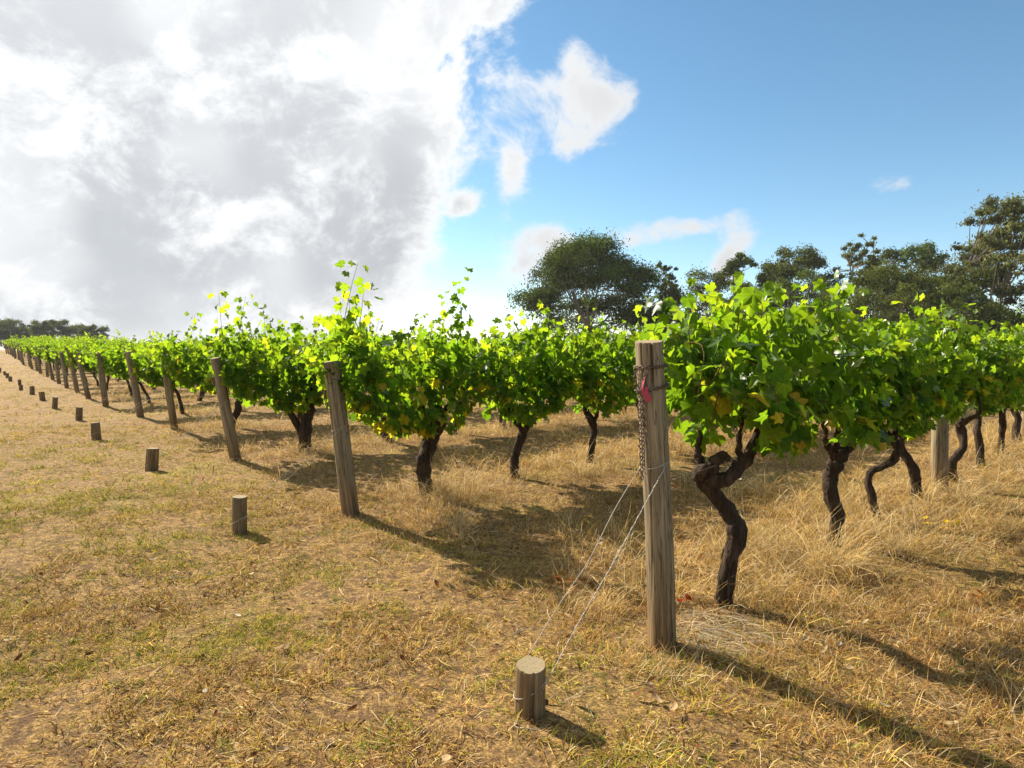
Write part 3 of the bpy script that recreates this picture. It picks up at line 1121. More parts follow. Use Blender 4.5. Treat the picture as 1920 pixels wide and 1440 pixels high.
# vine positions along each row; near rows as in the photograph
VINE_S = {0: [.62, 2.19, 3.13, 4.30, 5.65, 6.9, 8.15, 9.4, 10.7, 12.0],
          1: [.80, 2.02, 3.32, 4.55, 5.8, 7.05, 8.3, 9.55, 10.9, 12.1, 13.4, 14.6, 15.9, 17.1],
          2: [.95, 2.30, 3.6, 4.75, 5.85, 7.1, 8.35, 9.6, 10.9, 12.1, 13.4, 14.6, 15.9, 17.2, 18.4],
          3: [.95, 2.2, 3.45, 4.7, 5.95, 7.2, 8.45, 9.7, 11.0, 12.2, 13.5, 14.8],
          4: [.9, 2.1, 3.4, 4.6, 5.9, 7.1, 8.4, 9.7, 11.0]}


def n_vines(n):
    return 8 if n < 7 else 6 if n < 12 else 5 if n < 20 else 4


CANOPY = {
    (0, 0): dict(span=(-.40, .82), n_shoot=25, top=1.67, spikes=[(-.28, -.05, 1.84), (-.20, .05, 1.80)], yellow=.10, fill=270, low=.94),
    (0, 1): dict(span=(-.74, .50), n_shoot=25, top=1.72, low=.82, spikes=[(.2, .0, 1.88)], yellow=.05, fill=270),
    (0, 2): dict(low=.80, span=(-.52, .55), n_shoot=20, top=1.68, spikes=[(.1, .0, 1.9)], yellow=.03, fill=270),
    (0, 3): dict(low=.84, span=(-.60, .48), n_shoot=21, top=1.66, spikes=[(.2, 0, 1.95), (.3, .0, 1.88)], yellow=.04, fill=300),
    (1, 0): dict(span=(-.95, .60), n_shoot=29, top=1.74, spikes=[(-.86, 0, 2.26), (-.80, .05, 2.1), (-.72, 0, 2.0), (.44, 0, 2.2), (.5, .03, 2.05)], yellow=.12, fill=360, droop=[(-.6, 0, -.8, -.1, .75)]),
    (1, 1): dict(span=(-.58, .60), n_shoot=25, top=1.76, spikes=[(.25, 0, 1.98), (.05, 0, 1.9)], yellow=.05, fill=340),
    (1, 2): dict(span=(-.58, .58), n_shoot=24, top=1.74, spikes=[(.0, 0, 1.95), (-.4, 0, 1.86)], yellow=.07, fill=320),
    (2, 0): dict(span=(-1.15, .62), n_shoot=34, top=1.88, spikes=[(-1.05, 0, 2.2), (-.9, 0, 2.16), (-.75, 0, 2.1), (-.5, 0, 2.05), (-.2, 0, 2.0)], yellow=.03, fill=420, droop=[(-.9, 0, -.9, .1, .7)]),
    (2, 1): dict(span=(-.62, .62), n_shoot=26, top=1.78, spikes=[(.2, 0, 2.05), (-.3, .0, 1.98)], yellow=.03, fill=320),
    (3, 0): dict(span=(-1.05, .62), n_shoot=32, top=1.78, spikes=[(-.7, 0, 2.05)], yellow=.05, fill=400, droop=[(-.8, -.1, -.9, -.35, 1.15)]),
    (0, 4): dict(low=.84, span=(-.36, .60), n_shoot=19, top=1.64, spikes=[(.1, 0, 1.88)], yellow=.06, fill=320),
    (0, 5): dict(low=.78, span=(-.58, .58), n_shoot=22, top=1.62, yellow=.05, fill=320),
}
LABELS = {
    (0, 0): 'gnarled grapevine with twisted swan-neck trunk beside the chained end post',
    (0, 1): 'leafy grapevine on a dark thick-headed trunk behind a straw tussock, second in nearest row',
    (0, 2): 'grapevine with a thin S-bent trunk, third in the nearest row',
    (0, 3): 'grapevine with a slanting trunk just before the round row post',
    (1, 0): 'grapevine on a thick blackened stump-like trunk by the second end post',
    (1, 1): 'grapevine with a forked trunk, second in the second row',
    (1, 2): 'grapevine on a slim upright trunk left of the chained post',
    (2, 0): 'grapevine with a looped double trunk beside the strongly leaning third post',
    (3, 0): 'grapevine with a slanting trunk behind the third post and a trailing green shoot',
}


def vine_empty(n, k, s):
    p = row_point(n, s)
    o = link('grapevine', None, None, (p[0], p[1], float(gh(p[0], p[1]))), ROW_ANG)
    lab = LABELS.get((n, k), 'leafy grapevine %s from the end post in the %s row from the camera' % (ORD[k], ORD[n]))
    tag(o, lab, 'grapevine', 'grapevines in the vineyard rows')
    return o, p


def build_vines():
    NV = 8
    protos_t = [trunk_mesh('trunk', random_trunk(900 + k), 900 + k, 10, 30) for k in range(NV)]
    protos_c = []
    rg = np.random.default_rng(77)
    for k in range(NV):
        c = grow_canopy(500 + k, n_shoot=23, top=rg.uniform(1.66, 1.80), fill=300, yellow=.05,
                        spikes=[(rg.uniform(-.5, .5), 0, rg.uniform(1.85, 2.08)) for _ in range(int(rg.integers(2, 5)))])
        protos_c.append((leaves_mesh(c, np.ones(len(c['pos']), bool), 'foliage', LEAVES_FAR), canes_mesh(c, 'canes')))
    ends = []
    for k in range(3):                       # vines at the end of a row spread over the end post
        c = grow_canopy(700 + k, span=(-1.05, .62), n_shoot=32, top=1.75, fill=400, yellow=.04, spikes=[(-.7, 0, 2.0)],
                        droop=[(-.9, 0, -.8, .2 * (k - 1), .9)] if k != 1 else [])
        ends.append((leaves_mesh(c, np.ones(len(c['pos']), bool), 'foliage', LEAVES_FAR), canes_mesh(c, 'canes')))
    camp = np.array([0, 0, CAM_H])
    for n in range(N_ROWS):
        S = VINE_S.get(n)
        if S is None:
            S = [.9 + 1.25 * k + float(rg.uniform(-.12, .12)) for k in range(n_vines(n))]
        for k, s in enumerate(S):
            o, p = vine_empty(n, k, s)
            seed = 1000 + n * 40 + k
            if (n, k) in CUSTOM:
                link('trunk', trunk_mesh('trunk', [stem(st) for st in CUSTOM[(n, k)]], seed, 28, 80, 70), o)
            else:
                t = link('trunk', protos_t[(seed * 7) % NV], o)
                t.rotation_euler = (0, 0, float(rg.uniform(0, 6.28)))
                t.scale = (1, 1, 1.0)
            if (n, k) in CANOPY:
                c = grow_canopy(seed, **CANOPY[(n, k)])
                # the leaves on the side one sees are single leaves, the rest one mass
                ca, sa = math.cos(ROW_ANG), math.sin(ROW_ANG)
                W = np.stack([p[0] + c['pos'][:, 0] * ca - c['pos'][:, 1] * sa, p[1] + c['pos'][:, 0] * sa + c['pos'][:, 1] * ca, c['pos'][:, 2]], 1)
                dist = np.linalg.norm(W - camp, axis=1)
                prof = dist - c['size'] * 1.2 - 0.25 * np.clip(c['pos'][:, 2] - 1.45, 0, 1)
                front = np.zeros(len(W), bool)
                front[np.argsort(prof)[:260]] = True
                link('foliage', leaves_mesh(c, ~front, 'foliage'), o)['kind'] = 'stuff'
                link('canes', canes_mesh(c, 'canes'), o)
                for i in np.nonzero(front)[0]:
                    lf = bpy.data.objects.new('leaf', LEAF_MESH[c['var'][i]])
                    COL.objects.link(lf)
                    lf.parent = o
                    Mx = Matrix(c['rot'][i].tolist()).to_4x4() @ Matrix.Scale(float(c['size'][i]), 4)
                    Mx.translation = Vector(c['pos'][i].tolist())
                    lf.matrix_basis = Mx
                    lf.color = (*[float(v) for v in c['tint'][i]], 1)
            else:
                if k == 0:
                    f, cn = ends[n % 3]
                    flip = 0
                else:
                    f, cn = protos_c[(seed * 5 + k) % NV]
                    flip = int(rg.integers(0, 2))
                sc = (float(rg.uniform(.85, 1.0)), float(rg.uniform(.85, 1.15)), float(rg.uniform(.92, 1.05)))
                for me, nm in ((f, 'foliage'), (cn, 'canes')):
                    q = link(nm, me, o)
                    q.rotation_euler = (0, 0, math.pi * flip)
                    q.scale = sc
    # one low wire runs through each of the near rows
    for n in range(4):
        A = Acc()
        a, b = row_point(n, -0.02), row_point(n, 18)
        P = np.array([[a[0] + (b[0] - a[0]) * t, a[1] + (b[1] - a[1]) * t, .80 + .02 * math.sin(9 * t)] for t in np.linspace(0, 1, 30)])
        P[:, 2] += gh(P[:, 0], P[:, 1])
        A.add(*tube(P, np.full(30, .0022), 5))
        o = link('trellis_wire', A.mesh('trellis_wire', [M_CHAIN]))
        tag(o, 'rusty trellis wire running under the leaves of the %s row from the camera' % ORD[n], 'wire', 'trellis wires of the near rows')


build_vines()


# ------------------------------------------------------------------ trees
def leaf_cloud(rg, centers, radii, per, lw, ll, cols, hang=0.5, flat=0.75, shell=0.55):
    """many small leaf faces spread through clumps"""
    V, T = [], []
    for c, r in zip(centers, radii):
        k = int(per * (r / np.mean(radii)) ** 2)
        d = rg.normal(0, 1, (k, 3))
        d /= np.linalg.norm(d, axis=1)[:, None]
        d[:, 2] = np.where(d[:, 2] < -.35, -d[:, 2] * .6, d[:, 2])
        rad = r * (shell + (1 - shell) * rg.random((k, 1))) * (1 + .22 * rg.normal(0, 1, (k, 1)) * .6)
        if shell == 0:
            rad = r * np.abs(rg.normal(0, .62, (k, 1)))
        p = c + d * rad * np.array([1, 1, flat])
        nn = d + rg.normal(0, .45, (k, 3))
        nn /= np.linalg.norm(nn, axis=1)[:, None]
        t = rg.normal(0, 1, (k, 3)) - np.array([0, 0, hang * 1.6])
        t = t - nn * np.sum(t * nn, 1)[:, None]
        t /= np.linalg.norm(t, axis=1)[:, None] + 1e-9
        s = np.cross(t, nn)
        s /= np.linalg.norm(s, axis=1)[:, None] + 1e-9
        L = ll * rg.uniform(.6, 1.3, (k, 1))
        W = lw * rg.uniform(.6, 1.3, (k, 1))
        quad = np.stack([p - t * L * .45 - s * W * .6, p - t * L * .3 + s * W * .7, p + t * L * .6], 1)
        V.append(quad.reshape(-1, 3))
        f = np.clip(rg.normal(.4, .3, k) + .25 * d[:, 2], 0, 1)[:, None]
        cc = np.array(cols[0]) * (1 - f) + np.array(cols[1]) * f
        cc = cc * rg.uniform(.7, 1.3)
        T.append(np.repeat(cc, 3, 0))
    V = np.concatenate(V)
    F = np.arange(len(V)).reshape(-1, 3)
    return V, F, np.concatenate(T)


def build_tree(name, label, cat, x, y, H, W, style, seed, group=None, per=300, nclump=90, cols=((.018, .032, .010), (.060, .080, .022)), base=None, fork=.22, lean=0.0, D=None):
    rg = np.random.default_rng(seed)
    z0 = float(gh(x, y))
    root = link(name, None, None, (x, y, z0))
    tag(root, label, cat, group)
    D = D or W
    H -= 1.1 if y < 120 else 0
    base = base if base is not None else {'dense': .15, 'gum': .30, 'shrub': .02}[style]
    C, Rr = [], []
    zc, hz = H * (base + 1) / 2, H * (1 - base) / 2
    tries = 0
    while len(C) < nclump and tries < nclump * 60:
        tries += 1
        d = rg.normal(0, 1, 3)
        d /= np.linalg.norm(d)
        if style == 'gum':
            rad = rg.uniform(.30, 1.0)
        elif style == 'dense':
            rad = rg.uniform(.60, .95)
            if d[2] < -.5 and abs(d[0]) < .75 and rg.random() < .8:
                continue
        else:
            rad = rg.uniform(.70, .97)
            if d[2] < -.2:
                continue
        if style == 'shrub':
            p = np.array([d[0] * W / 2 * rad, d[1] * D / 2 * rad, max(.3, d[2] * H * .95 * rad)])
        else:
            p = np.array([d[0] * W / 2 * rad, d[1] * D / 2 * rad, zc + d[2] * hz * rad])
        r = rg.uniform(.6, 1.45) * (W * .14 if y > 120 else W * .125 if H > 14 and W > 16 else W * .105 if style == 'dense' else W * .075 if style == 'gum' else W * .085)
        p[2] = min(p[2], H - r * .7)
        if style == 'gum' and any(np.linalg.norm(p - q) < r * .8 for q in C):
            continue
        C.append(p)
        Rr.append(r)
    C, Rr = np.array(C), np.array(Rr)
    C[:, 0] += lean * C[:, 2]
    ll = {'dense': .34, 'gum': .34, 'shrub': .26}[style]
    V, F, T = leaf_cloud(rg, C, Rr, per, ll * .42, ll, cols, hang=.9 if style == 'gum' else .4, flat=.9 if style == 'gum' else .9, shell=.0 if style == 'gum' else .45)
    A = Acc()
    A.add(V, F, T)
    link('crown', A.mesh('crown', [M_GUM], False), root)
    B = Acc()
    r0 = H * .020 + .05
    fk = np.array([lean * H * fork + rg.normal(0, .1), rg.normal(0, .1), H * fork])
    B.add(*tube(spline([(0, 0, -.4), (rg.normal(0, .08), 0, H * fork * .5), tuple(fk)], 8), np.linspace(r0 * 1.25, r0 * .8, 8), 8))
    nl = 9 if style != 'shrub' else 6
    idx = rg.choice(len(C), min(nl, len(C)), replace=False)
    limbs = []
    for i in idx:
        e = C[i]
        mid = fk * .45 + e * .55 + np.array([rg.normal(0, .3), rg.normal(0, .3), -.06 * H + rg.normal(0, .2)]) * .6
        P = spline([tuple(fk - np.array([0, 0, .2])), tuple(mid), tuple(e)], 9)
        limbs.append(P)
        B.add(*tube(P, np.linspace(r0 * .6, r0 * .13, 9), 6))
    allp = np.concatenate([P[3:8] for P in limbs])
    for i in range(len(C)):
        if i in idx:
            continue
        j = np.argmin(np.linalg.norm(allp - C[i], axis=1) + .8 * np.maximum(0, allp[:, 2] - C[i][2]))
        P = spline([tuple(allp[j]), tuple((allp[j] + C[i]) / 2 - np.array([0, 0, .12 * rg.random()])), tuple(C[i])], 5)
        B.add(*tube(P, np.linspace(r0 * .24, r0 * .06, 5), 4, cap=False))
    link('trunk', B.mesh('trunk', [M_GUMBARK]), root)
    return root


def fx(px, dist):
    return (px - 960) / 1200 * dist


OLIVE = ((.028, .042, .014), (.115, .128, .038))
DARK = ((.020, .036, .012), (.10, .132, .034))
GREY = ((.045, .056, .026), (.15, .16, .065))
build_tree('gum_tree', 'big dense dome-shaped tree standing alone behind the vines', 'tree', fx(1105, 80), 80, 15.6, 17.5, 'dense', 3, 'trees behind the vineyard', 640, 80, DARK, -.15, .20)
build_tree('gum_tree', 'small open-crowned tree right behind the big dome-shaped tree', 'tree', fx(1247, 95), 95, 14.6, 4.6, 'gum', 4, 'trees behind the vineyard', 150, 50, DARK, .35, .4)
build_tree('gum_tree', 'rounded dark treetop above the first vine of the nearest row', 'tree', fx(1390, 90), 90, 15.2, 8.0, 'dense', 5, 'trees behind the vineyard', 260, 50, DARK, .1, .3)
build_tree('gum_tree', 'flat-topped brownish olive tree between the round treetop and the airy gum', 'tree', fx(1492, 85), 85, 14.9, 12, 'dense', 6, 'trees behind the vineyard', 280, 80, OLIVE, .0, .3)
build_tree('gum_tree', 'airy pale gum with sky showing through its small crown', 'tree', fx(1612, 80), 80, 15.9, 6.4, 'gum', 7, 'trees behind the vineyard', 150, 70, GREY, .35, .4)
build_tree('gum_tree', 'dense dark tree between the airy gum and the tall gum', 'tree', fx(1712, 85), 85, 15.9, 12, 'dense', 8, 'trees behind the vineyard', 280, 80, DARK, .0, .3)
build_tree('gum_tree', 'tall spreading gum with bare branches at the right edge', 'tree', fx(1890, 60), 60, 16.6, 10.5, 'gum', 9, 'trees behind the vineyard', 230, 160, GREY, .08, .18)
build_tree('spreading_shrub', 'wide dark domed thicket below the tall gum', 'shrub', fx(1705, 62), 62, 10.6, 17.5, 'shrub', 10, 'bushes behind the vineyard', 330, 170, OLIVE, None, .12)
build_tree('spreading_shrub', 'low olive bush right of the big dome-shaped tree', 'shrub', fx(1320, 74), 74, 11.4, 14, 'shrub', 12, 'bushes behind the vineyard', 260, 70, OLIVE, None, .12)
build_tree('spreading_shrub', 'low dark bush behind the chained end post', 'shrub', fx(1240, 78), 78, 8.4, 8.0, 'shrub', 13, 'bushes behind the vineyard', 260, 50, DARK, None, .12)
build_tree('spreading_shrub', 'low dark bush below the flat-topped olive tree', 'shrub', fx(1470, 76), 76, 12.4, 16, 'shrub', 14, 'bushes behind the vineyard', 260, 80, DARK, None, .12)
build_tree('spreading_shrub', 'rounded dark bush at the foot of the tall gum', 'shrub', fx(1800, 57), 57, 8.0, 10, 'shrub', 15, 'bushes behind the vineyard', 300, 60, DARK, None, .12)
FAR = [(-12, 600, 10, 'far tree cut by the left edge of the picture'), (22, 597, 7.5, 'tall far tree at the left end of the vine row tops'),
       (52, 608, 7, 'low rounded far tree, third from the left edge'), (82, 598, 6, 'upright far tree, fourth from the left edge'),
       (108, 597, 6.5, 'twin-topped far tree, fifth from the left edge'), (148, 608, 9, 'broad low far tree, second from the right of the far clump'),
       (178, 609, 6.5, 'rightmost tree of the far clump on the left'), (-60, 596, 12, 'far tree just outside the left edge')]
for k, (px, py, w, lab) in enumerate(FAR):
    dist = 150 + 5 * (k % 3)
    Hh = (655 - py) / 1200 * dist + CAM_H - 1.0
    build_tree('far_tree', lab, 'tree', fx(px, dist), dist, Hh, w, 'dense', 30 + k, 'far trees beyond the left rows', 200, 40, ((.035, .048, .022), (.11, .125, .05)), .0, .18)


# ------------------------------------------------------------------ grass, straw, fallen leaves
def wedge_points(rg, d0, d1, dens, margin=1.25):
    """random ground points in front of the camera between two distances"""
    hw = 0.83 * margin
    n = int(dens * hw * (d1 * d1 - d0 * d0))
    y = np.sqrt(rg.uniform(d0 * d0, d1 * d1, n))
    x = rg.uniform(-1, 1, n) * (hw * y + .4)
    return x, y


STRAW = np.array(((.34, .190, .055), (.74, .53, .22)))
GOLD = np.array(((.46, .25, .042), (.78, .53, .13)))
PALE = np.array(((.50, .36, .17), (.80, .64, .38)))
BROWN = np.array(((.13, .066, .026), (.32, .18, .070)))
RUST = np.array(((.24, .105, .036), (.54, .30, .105)))
GREYS = np.array(((.32, .26, .18), (.60, .52, .39)))
GREENS = np.array(((.10, .18, .018), (.26, .34, .048)))
OLIV = np.array(((.28, .24, .026), (.58, .48, .070)))


def pick(rg, n, choices):
    """n colours drawn from weighted palettes; weights may vary from blade to blade"""
    w = np.stack([np.broadcast_to(np.asarray(c[0], dtype=float), (n,)) for c in choices], 1)
    w = np.cumsum(w / w.sum(1, keepdims=True), 1)
    k = (rg.random((n, 1)) > w).sum(1).clip(0, len(choices) - 1)
    pal = np.stack([c[1] for c in choices])[k]
    f = rg.random((n, 1))
    return pal[:, 0] * (1 - f) + pal[:, 1] * f


def blades(rg, x, y, L, W, E0, E1, col, seg=2, az=None, lift=0.0):
    """one curved tapering blade per point; E0 and E1 are its slopes at foot and tip"""
    K = len(x)
    a = rg.uniform(0, 2 * math.pi, K) if az is None else az
    P = [np.stack([x, y, gh(x, y) - .004 + lift], 1)]
    g0 = P[0][:, 2]
    for i in range(seg):
        e = E0 + (E1 - E0) * ((i + .5) / seg)
        aa = a + rg.normal(0, .15, K)
        q = P[-1] + (L / seg)[:, None] * np.stack([np.cos(e) * np.cos(aa), np.cos(e) * np.sin(aa), np.sin(e)], 1)
        q[:, 2] = np.maximum(q[:, 2], g0 + .002)
        P.append(q)
    tw = a + math.pi / 2 + rg.normal(0, .6, K)
    side = np.stack([np.cos(tw), np.sin(tw), rg.normal(0, .35, K)], 1)
    V, T = [], []
    for i in range(seg):
        t = i / seg
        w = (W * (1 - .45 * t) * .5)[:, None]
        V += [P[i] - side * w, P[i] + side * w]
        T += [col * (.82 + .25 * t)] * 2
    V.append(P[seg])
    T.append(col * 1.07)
    n = 2 * seg + 1
    V = np.stack(V, 1).reshape(-1, 3)
    T = np.stack(T, 1).reshape(-1, 3)
    F = []
    for i in range(seg - 1):
        F += [[2 * i, 2 * i + 1, 2 * i + 3], [2 * i, 2 * i + 3, 2 * i + 2]]
    F.append([2 * seg - 2, 2 * seg - 1, 2 * seg])
    F = (np.array(F)[None] + (np.arange(K) * n)[:, None, None]).reshape(-1, 3)
    return V, F, T


def tufts(rg, x, y, k, rad):
    """k blades round each tuft centre; returns blade feet and the tuft each belongs to"""
    i = np.repeat(np.arange(len(x)), k)
    a = rg.uniform(0, 2 * math.pi, len(i))
    r = np.asarray(rad)[i] * np.sqrt(rg.random(len(i)))
    return x[i] + r * np.cos(a), y[i] + r * np.sin(a), i, a


def zones(x, y):
    s, n = row_coords(x, y)
    edge = s + (fbm(x / 1.3, y / 1.3, 41) - .5)
    inside = sstep(edge, -.9, .6) * sstep(n, -1.4, -1.1)
    axis = np.abs(n - np.round(n)) * ROW_GAP
    strip = 1 - sstep(axis, .25, .95)
    patch = fbm(x / .8, y / .8, 51)
    grn = sstep(fbm(x / 1.15, y / 1.15, 61, 4), .42, .56) * sstep(fbm(x / 6.0, y / 6.0, 63, 3) + .18 * sstep(y, 4, 9), .30, .52)
    return inside, strip, patch, grn, s, n


def build_grass():
    rg = np.random.default_rng(2024)
    acc = {k: Acc() for k in ('lawn', 'green', 'mid', 'tall', 'straw')}
    # distance bands: tufts per square metre, blade widening with distance
    bands = [(1.7, 3.6, 900, 1.0, 12), (3.6, 6.5, 350, 1.25, 12), (6.5, 12, 92, 1.9, 11), (12, 24, 14, 3.4, 10), (24, 48, 3.2, 6.0, 9), (48, 95, .6, 11.0, 8)]
    for (d0, d1, dens, sc, k) in bands:
        x, y = wedge_points(rg, d0, d1, dens)
        ins, strip, patch, grn, s, n = zones(x, y)
        u = rg.random(len(x))
        bare = sstep(fbm(x / .42, y / .42, 71, 3), .50, .66) * .8
        grow = rg.random(len(x)) > bare * (1 - .6 * ins)
        isg = (u < grn * (1 - .85 * ins) * .68) & grow
        isl = ~isg & (rg.random(len(x)) > ins) & grow
        ism = ~isg & ~isl & grow & (rg.random(len(x)) < .55 + .45 * patch)
        tone = 1 + .7 * (fbm(x / .30, y / .30, 81, 3) - .5) + .5 * (fbm(x / 1.4, y / 1.4, 83, 3) - .5) + rg.normal(0, .10, len(x))
        wide = sc ** .9
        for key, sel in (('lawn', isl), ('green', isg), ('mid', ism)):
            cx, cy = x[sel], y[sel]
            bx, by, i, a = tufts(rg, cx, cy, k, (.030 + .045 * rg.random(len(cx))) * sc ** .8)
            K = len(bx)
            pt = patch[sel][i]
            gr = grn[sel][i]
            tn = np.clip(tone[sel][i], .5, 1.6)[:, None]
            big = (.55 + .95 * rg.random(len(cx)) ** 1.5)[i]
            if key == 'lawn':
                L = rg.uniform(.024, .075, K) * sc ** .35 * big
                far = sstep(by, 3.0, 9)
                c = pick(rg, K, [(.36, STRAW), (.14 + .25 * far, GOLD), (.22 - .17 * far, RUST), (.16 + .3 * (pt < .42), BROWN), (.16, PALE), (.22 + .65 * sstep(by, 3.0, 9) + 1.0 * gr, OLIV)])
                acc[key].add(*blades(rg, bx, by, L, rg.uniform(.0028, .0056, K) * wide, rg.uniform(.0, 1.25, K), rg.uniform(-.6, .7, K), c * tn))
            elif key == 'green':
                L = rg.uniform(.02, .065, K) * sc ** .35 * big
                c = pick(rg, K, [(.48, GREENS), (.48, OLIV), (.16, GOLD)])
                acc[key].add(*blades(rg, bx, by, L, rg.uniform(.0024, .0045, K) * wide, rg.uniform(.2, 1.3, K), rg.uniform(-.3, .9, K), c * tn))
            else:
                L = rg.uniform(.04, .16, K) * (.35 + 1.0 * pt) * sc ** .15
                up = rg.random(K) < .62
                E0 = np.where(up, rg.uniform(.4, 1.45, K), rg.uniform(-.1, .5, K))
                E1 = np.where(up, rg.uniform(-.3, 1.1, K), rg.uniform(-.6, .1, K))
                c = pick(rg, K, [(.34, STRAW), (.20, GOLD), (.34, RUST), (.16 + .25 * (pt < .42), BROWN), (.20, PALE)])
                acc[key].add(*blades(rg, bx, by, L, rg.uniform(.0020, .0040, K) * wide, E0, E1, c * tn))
        # stalks lying between the tufts
        x, y = wedge_points(rg, d0, d1, dens * .50)
        ins, strip, patch, grn, s, n = zones(x, y)
        keep = rg.random(len(x)) < .30 + .70 * ins
        x, y, K = x[keep], y[keep], int(keep.sum())
        c = pick(rg, K, [(.40, PALE), (.30, STRAW), (.16, GREYS), (.22, BROWN)])
        acc['straw'].add(*blades(rg, x, y, rg.uniform(.05, .21, K) * sc ** .3, rg.uniform(.0022, .0046, K) * wide, rg.uniform(-.02, .25, K), rg.uniform(-.25, .12, K), c, 2, None, .012))
        # tall grass under the vines and in patches
        x, y = wedge_points(rg, d0, d1, {1.7: 66, 3.6: 66, 6.5: 40, 12: 12, 24: 2.5}.get(d0, .3))
        ins, strip, patch, grn, s, n = zones(x, y)
        pr = ins * np.clip(.45 * strip + .9 * strip * sstep(patch, .40, .58) + .35 * sstep(patch, .50, .66), 0, 1) * sstep(s, -.2, .7)
        keep = rg.random(len(x)) < pr
        tall_tufts(rg, acc['tall'], x[keep], y[keep], rg.uniform(.45, .95, int(keep.sum())) * min(sc, 1.5) ** .3, sc, 20)
    # the straw tussocks one notices: before the second vine, beside the black trunk, by the near vine's foot
    for (cx, cy, rad, k, sz) in [(1.98, 4.02, .20, 26, 1.15), (1.75, 4.35, .30, 18, 1.05), (-.62, 6.15, .28, 20, 1.1), (2.8, 4.6, .35, 16, 1.0), (1.35, 3.75, .3, 12, .8), (.45, 3.55, .2, 8, .5), (.62, 2.85, .15, 6, .35)]:
        a, r = rg.uniform(0, 6.28, k), rad * np.sqrt(rg.random(k))
        tall_tufts(rg, acc['tall'], cx + r * np.cos(a), cy + r * np.sin(a), sz * rg.uniform(.7, 1.15, k), 1.1, 34)
    # grey straw heaped between the near post and its vine
    K = 420
    a, r = rg.uniform(0, 6.28, K), .27 * np.sqrt(rg.random(K))
    acc['straw'].add(*blades(rg, .98 + r * np.cos(a), 3.20 + r * np.sin(a), rg.uniform(.08, .26, K), rg.uniform(.002, .0042, K), rg.uniform(.0, .45, K), rg.uniform(-.4, .1, K), pick(rg, K, [(1, GREYS), (.4, PALE)]), 2, rg.normal(-.7, .5, K), .015))
    # lone green tufts
    x, y = wedge_points(rg, 2.0, 7.0, 4)
    bx, by, i, a = tufts(rg, x, y, 26, np.full(len(x), .045))
    K = len(bx)
    acc['green'].add(*blades(rg, bx, by, rg.uniform(.02, .06, K), rg.uniform(.0024, .0042, K), rg.uniform(.4, 1.4, K), rg.uniform(-.2, 1.0, K), pick(rg, K, [(.7, GREENS), (.3, OLIV)])))
    info = {'lawn': ('dry_lawn_grass', 'short mown dry golden grass on the headland'), 'green': ('green_grass', 'short green grass patches in the dry lawn'),
            'tall': ('tall_dry_grass', 'tall pale dry grass under the vines'), 'mid': ('dry_grass', 'ankle-high dry brown grass between the vine rows'),
            'straw': ('straw_litter', 'loose straw stalks lying on the ground')}
    for k, (nm, lab) in info.items():
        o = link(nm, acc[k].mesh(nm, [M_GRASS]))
        tag(o, lab, 'straw' if k == 'straw' else 'grass', kind='stuff')


def tall_tufts(rg, A, x, y, size, sc, k):
    if not len(x):
        return
    bx, by, i, a = tufts(rg, x, y, k, np.full(len(x), .085))
    K = len(bx)
    main = rg.uniform(0, 6.28, len(x))[i]
    az = np.where(rg.random(K) < .55, main + rg.normal(0, .6, K), a)
    L = rg.uniform(.12, .50, K) * size[i]
    c = pick(rg, K, [(.55, PALE), (.32, STRAW), (.22, GOLD), (.06, BROWN)]) * np.clip(rg.normal(1, .12, len(x)), .7, 1.3)[i][:, None]
    A.add(*blades(rg, bx, by, L, rg.uniform(.0018, .0034, K) * sc ** .8, rg.uniform(.6, 1.5, K), rg.uniform(-.9, .8, K), c, 3, az))


build_grass()


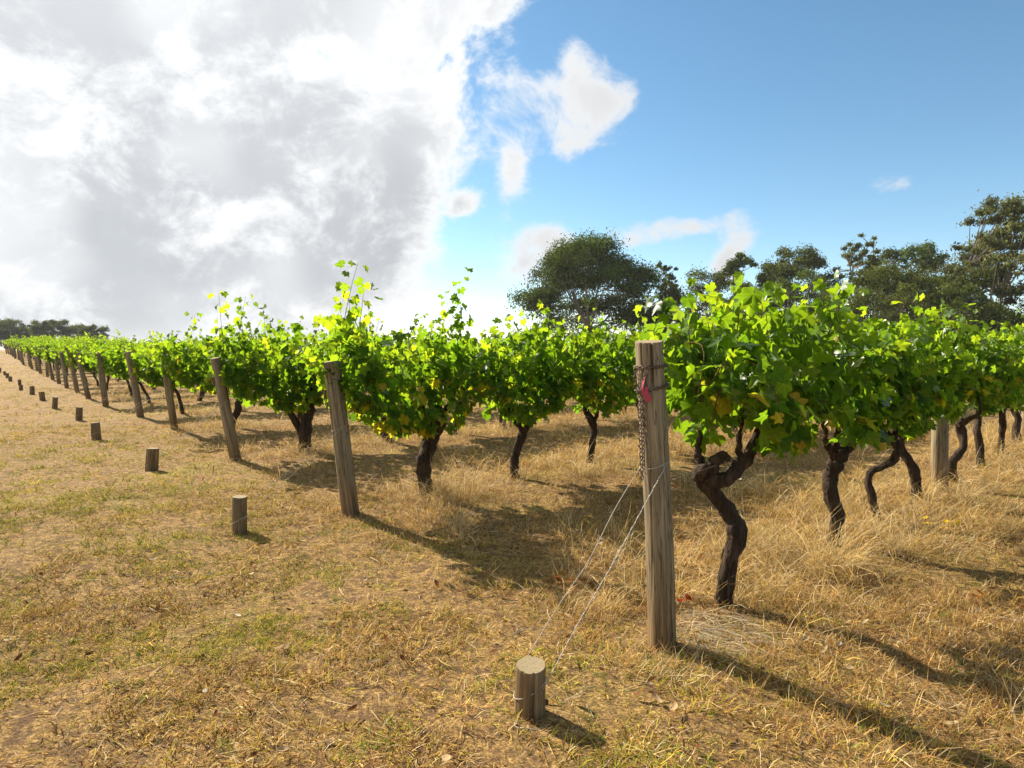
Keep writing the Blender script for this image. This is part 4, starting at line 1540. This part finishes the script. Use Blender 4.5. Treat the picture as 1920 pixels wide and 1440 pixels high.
def build_litter():
    """fallen leaves: curled dry blades, joined as one scatter"""
    rg = np.random.default_rng(99)
    A = Acc()

    def dry(x, y, L, W, c, curl):
        a = rg.uniform(0, 6.28)
        n = 7
        t = np.linspace(-1, 1, n)
        w = W * np.sqrt(np.clip(1 - t ** 2, 0.02, 1)) * .5
        lx = t * L * .5
        zc = curl * L * (t ** 2) * .5
        pts = []
        for j, off in enumerate((-1, 0, 1)):
            pts.append(np.stack([lx, off * w, zc + abs(off) * w * .55], 1))
        V = np.concatenate(pts)
        F = []
        for r in range(2):
            for i in range(n - 1):
                F.append((r * n + i, r * n + i + 1, (r + 1) * n + i + 1, (r + 1) * n + i))
        R = (Euler((rg.normal(0, .35), rg.normal(0, .3), a)).to_matrix())
        V = V @ np.array(R).T
        V += np.array([x, y, float(gh(x, y)) + .018 + rg.uniform(0, .02)])
        A.add(V, np.array(F), c)
    for (d0, d1, dens) in [(1.9, 3.5, 16), (3.5, 6, 7), (6, 11, 1.8)]:
        x, y = wedge_points(rg, d0, d1, dens)
        for i in range(len(x)):
            u = rg.random()
            c = (.17, .075, .03) if u < .45 else (.26, .13, .05) if u < .65 else (.46, .33, .19) if u < .93 else (.60, .50, .38)
            dry(x[i], y[i], rg.uniform(.025, .07), rg.uniform(.012, .026), np.array(c) * rg.uniform(.7, 1.2), rg.uniform(.1, .5))
    for (x, y, c) in [(.30, 3.95, (.30, .10, .03)), (.52, 3.85, (.30, .12, .04)), (.36, 3.9, (.26, .09, .03)), (3.37, 5.2, (.62, .42, .02)), (3.55, 5.05, (.62, .44, .02)), (3.3, 5.0, (.55, .38, .03)),
                      (2.75, 3.35, (.40, .15, .04)), (2.62, 3.55, (.45, .18, .05)), (.98, 3.5, (.32, .05, .02)), (.9, 3.62, (.32, .06, .02))]:
        for q in range(2):
            dry(x + rg.normal(0, .03), y + rg.normal(0, .03), .065, .042, np.array(c), .4)
    o = link('fallen_leaves', A.mesh('fallen_leaves', [M_GRASS], True))
    tag(o, 'dry brown and pale fallen leaves strewn over the ground', 'leaves', kind='stuff')


build_litter()


def build_haze():
    """thin summer air between the camera and the far trees"""
    x0, x1, y0, y1, z0, z1 = -690, 690, -55, 700, -1.2, 19.5
    V = np.array([(x, y, z) for z in (z0, z1) for y in (y0, y1) for x in (x0, x1)])
    F = np.array([(0, 2, 3, 1), (4, 5, 7, 6), (0, 1, 5, 4), (2, 6, 7, 3), (0, 4, 6, 2), (1, 3, 7, 5)])
    m, g = new_mat('haze_air')
    v = g.node('ShaderNodeVolumePrincipled')
    v.inputs['Color'].default_value = (0.92, 0.95, 1.0, 1)
    v.inputs['Density'].default_value = 0.0002
    v.inputs['Anisotropy'].default_value = 0.2
    g.l.new(v.outputs[0], g.out.inputs['Volume'])
    o = link('haze', mesh_np('haze', V, F, [m], False))
    tag(o, 'thin pale haze in the air over the vineyard', 'haze', kind='stuff')


build_haze()
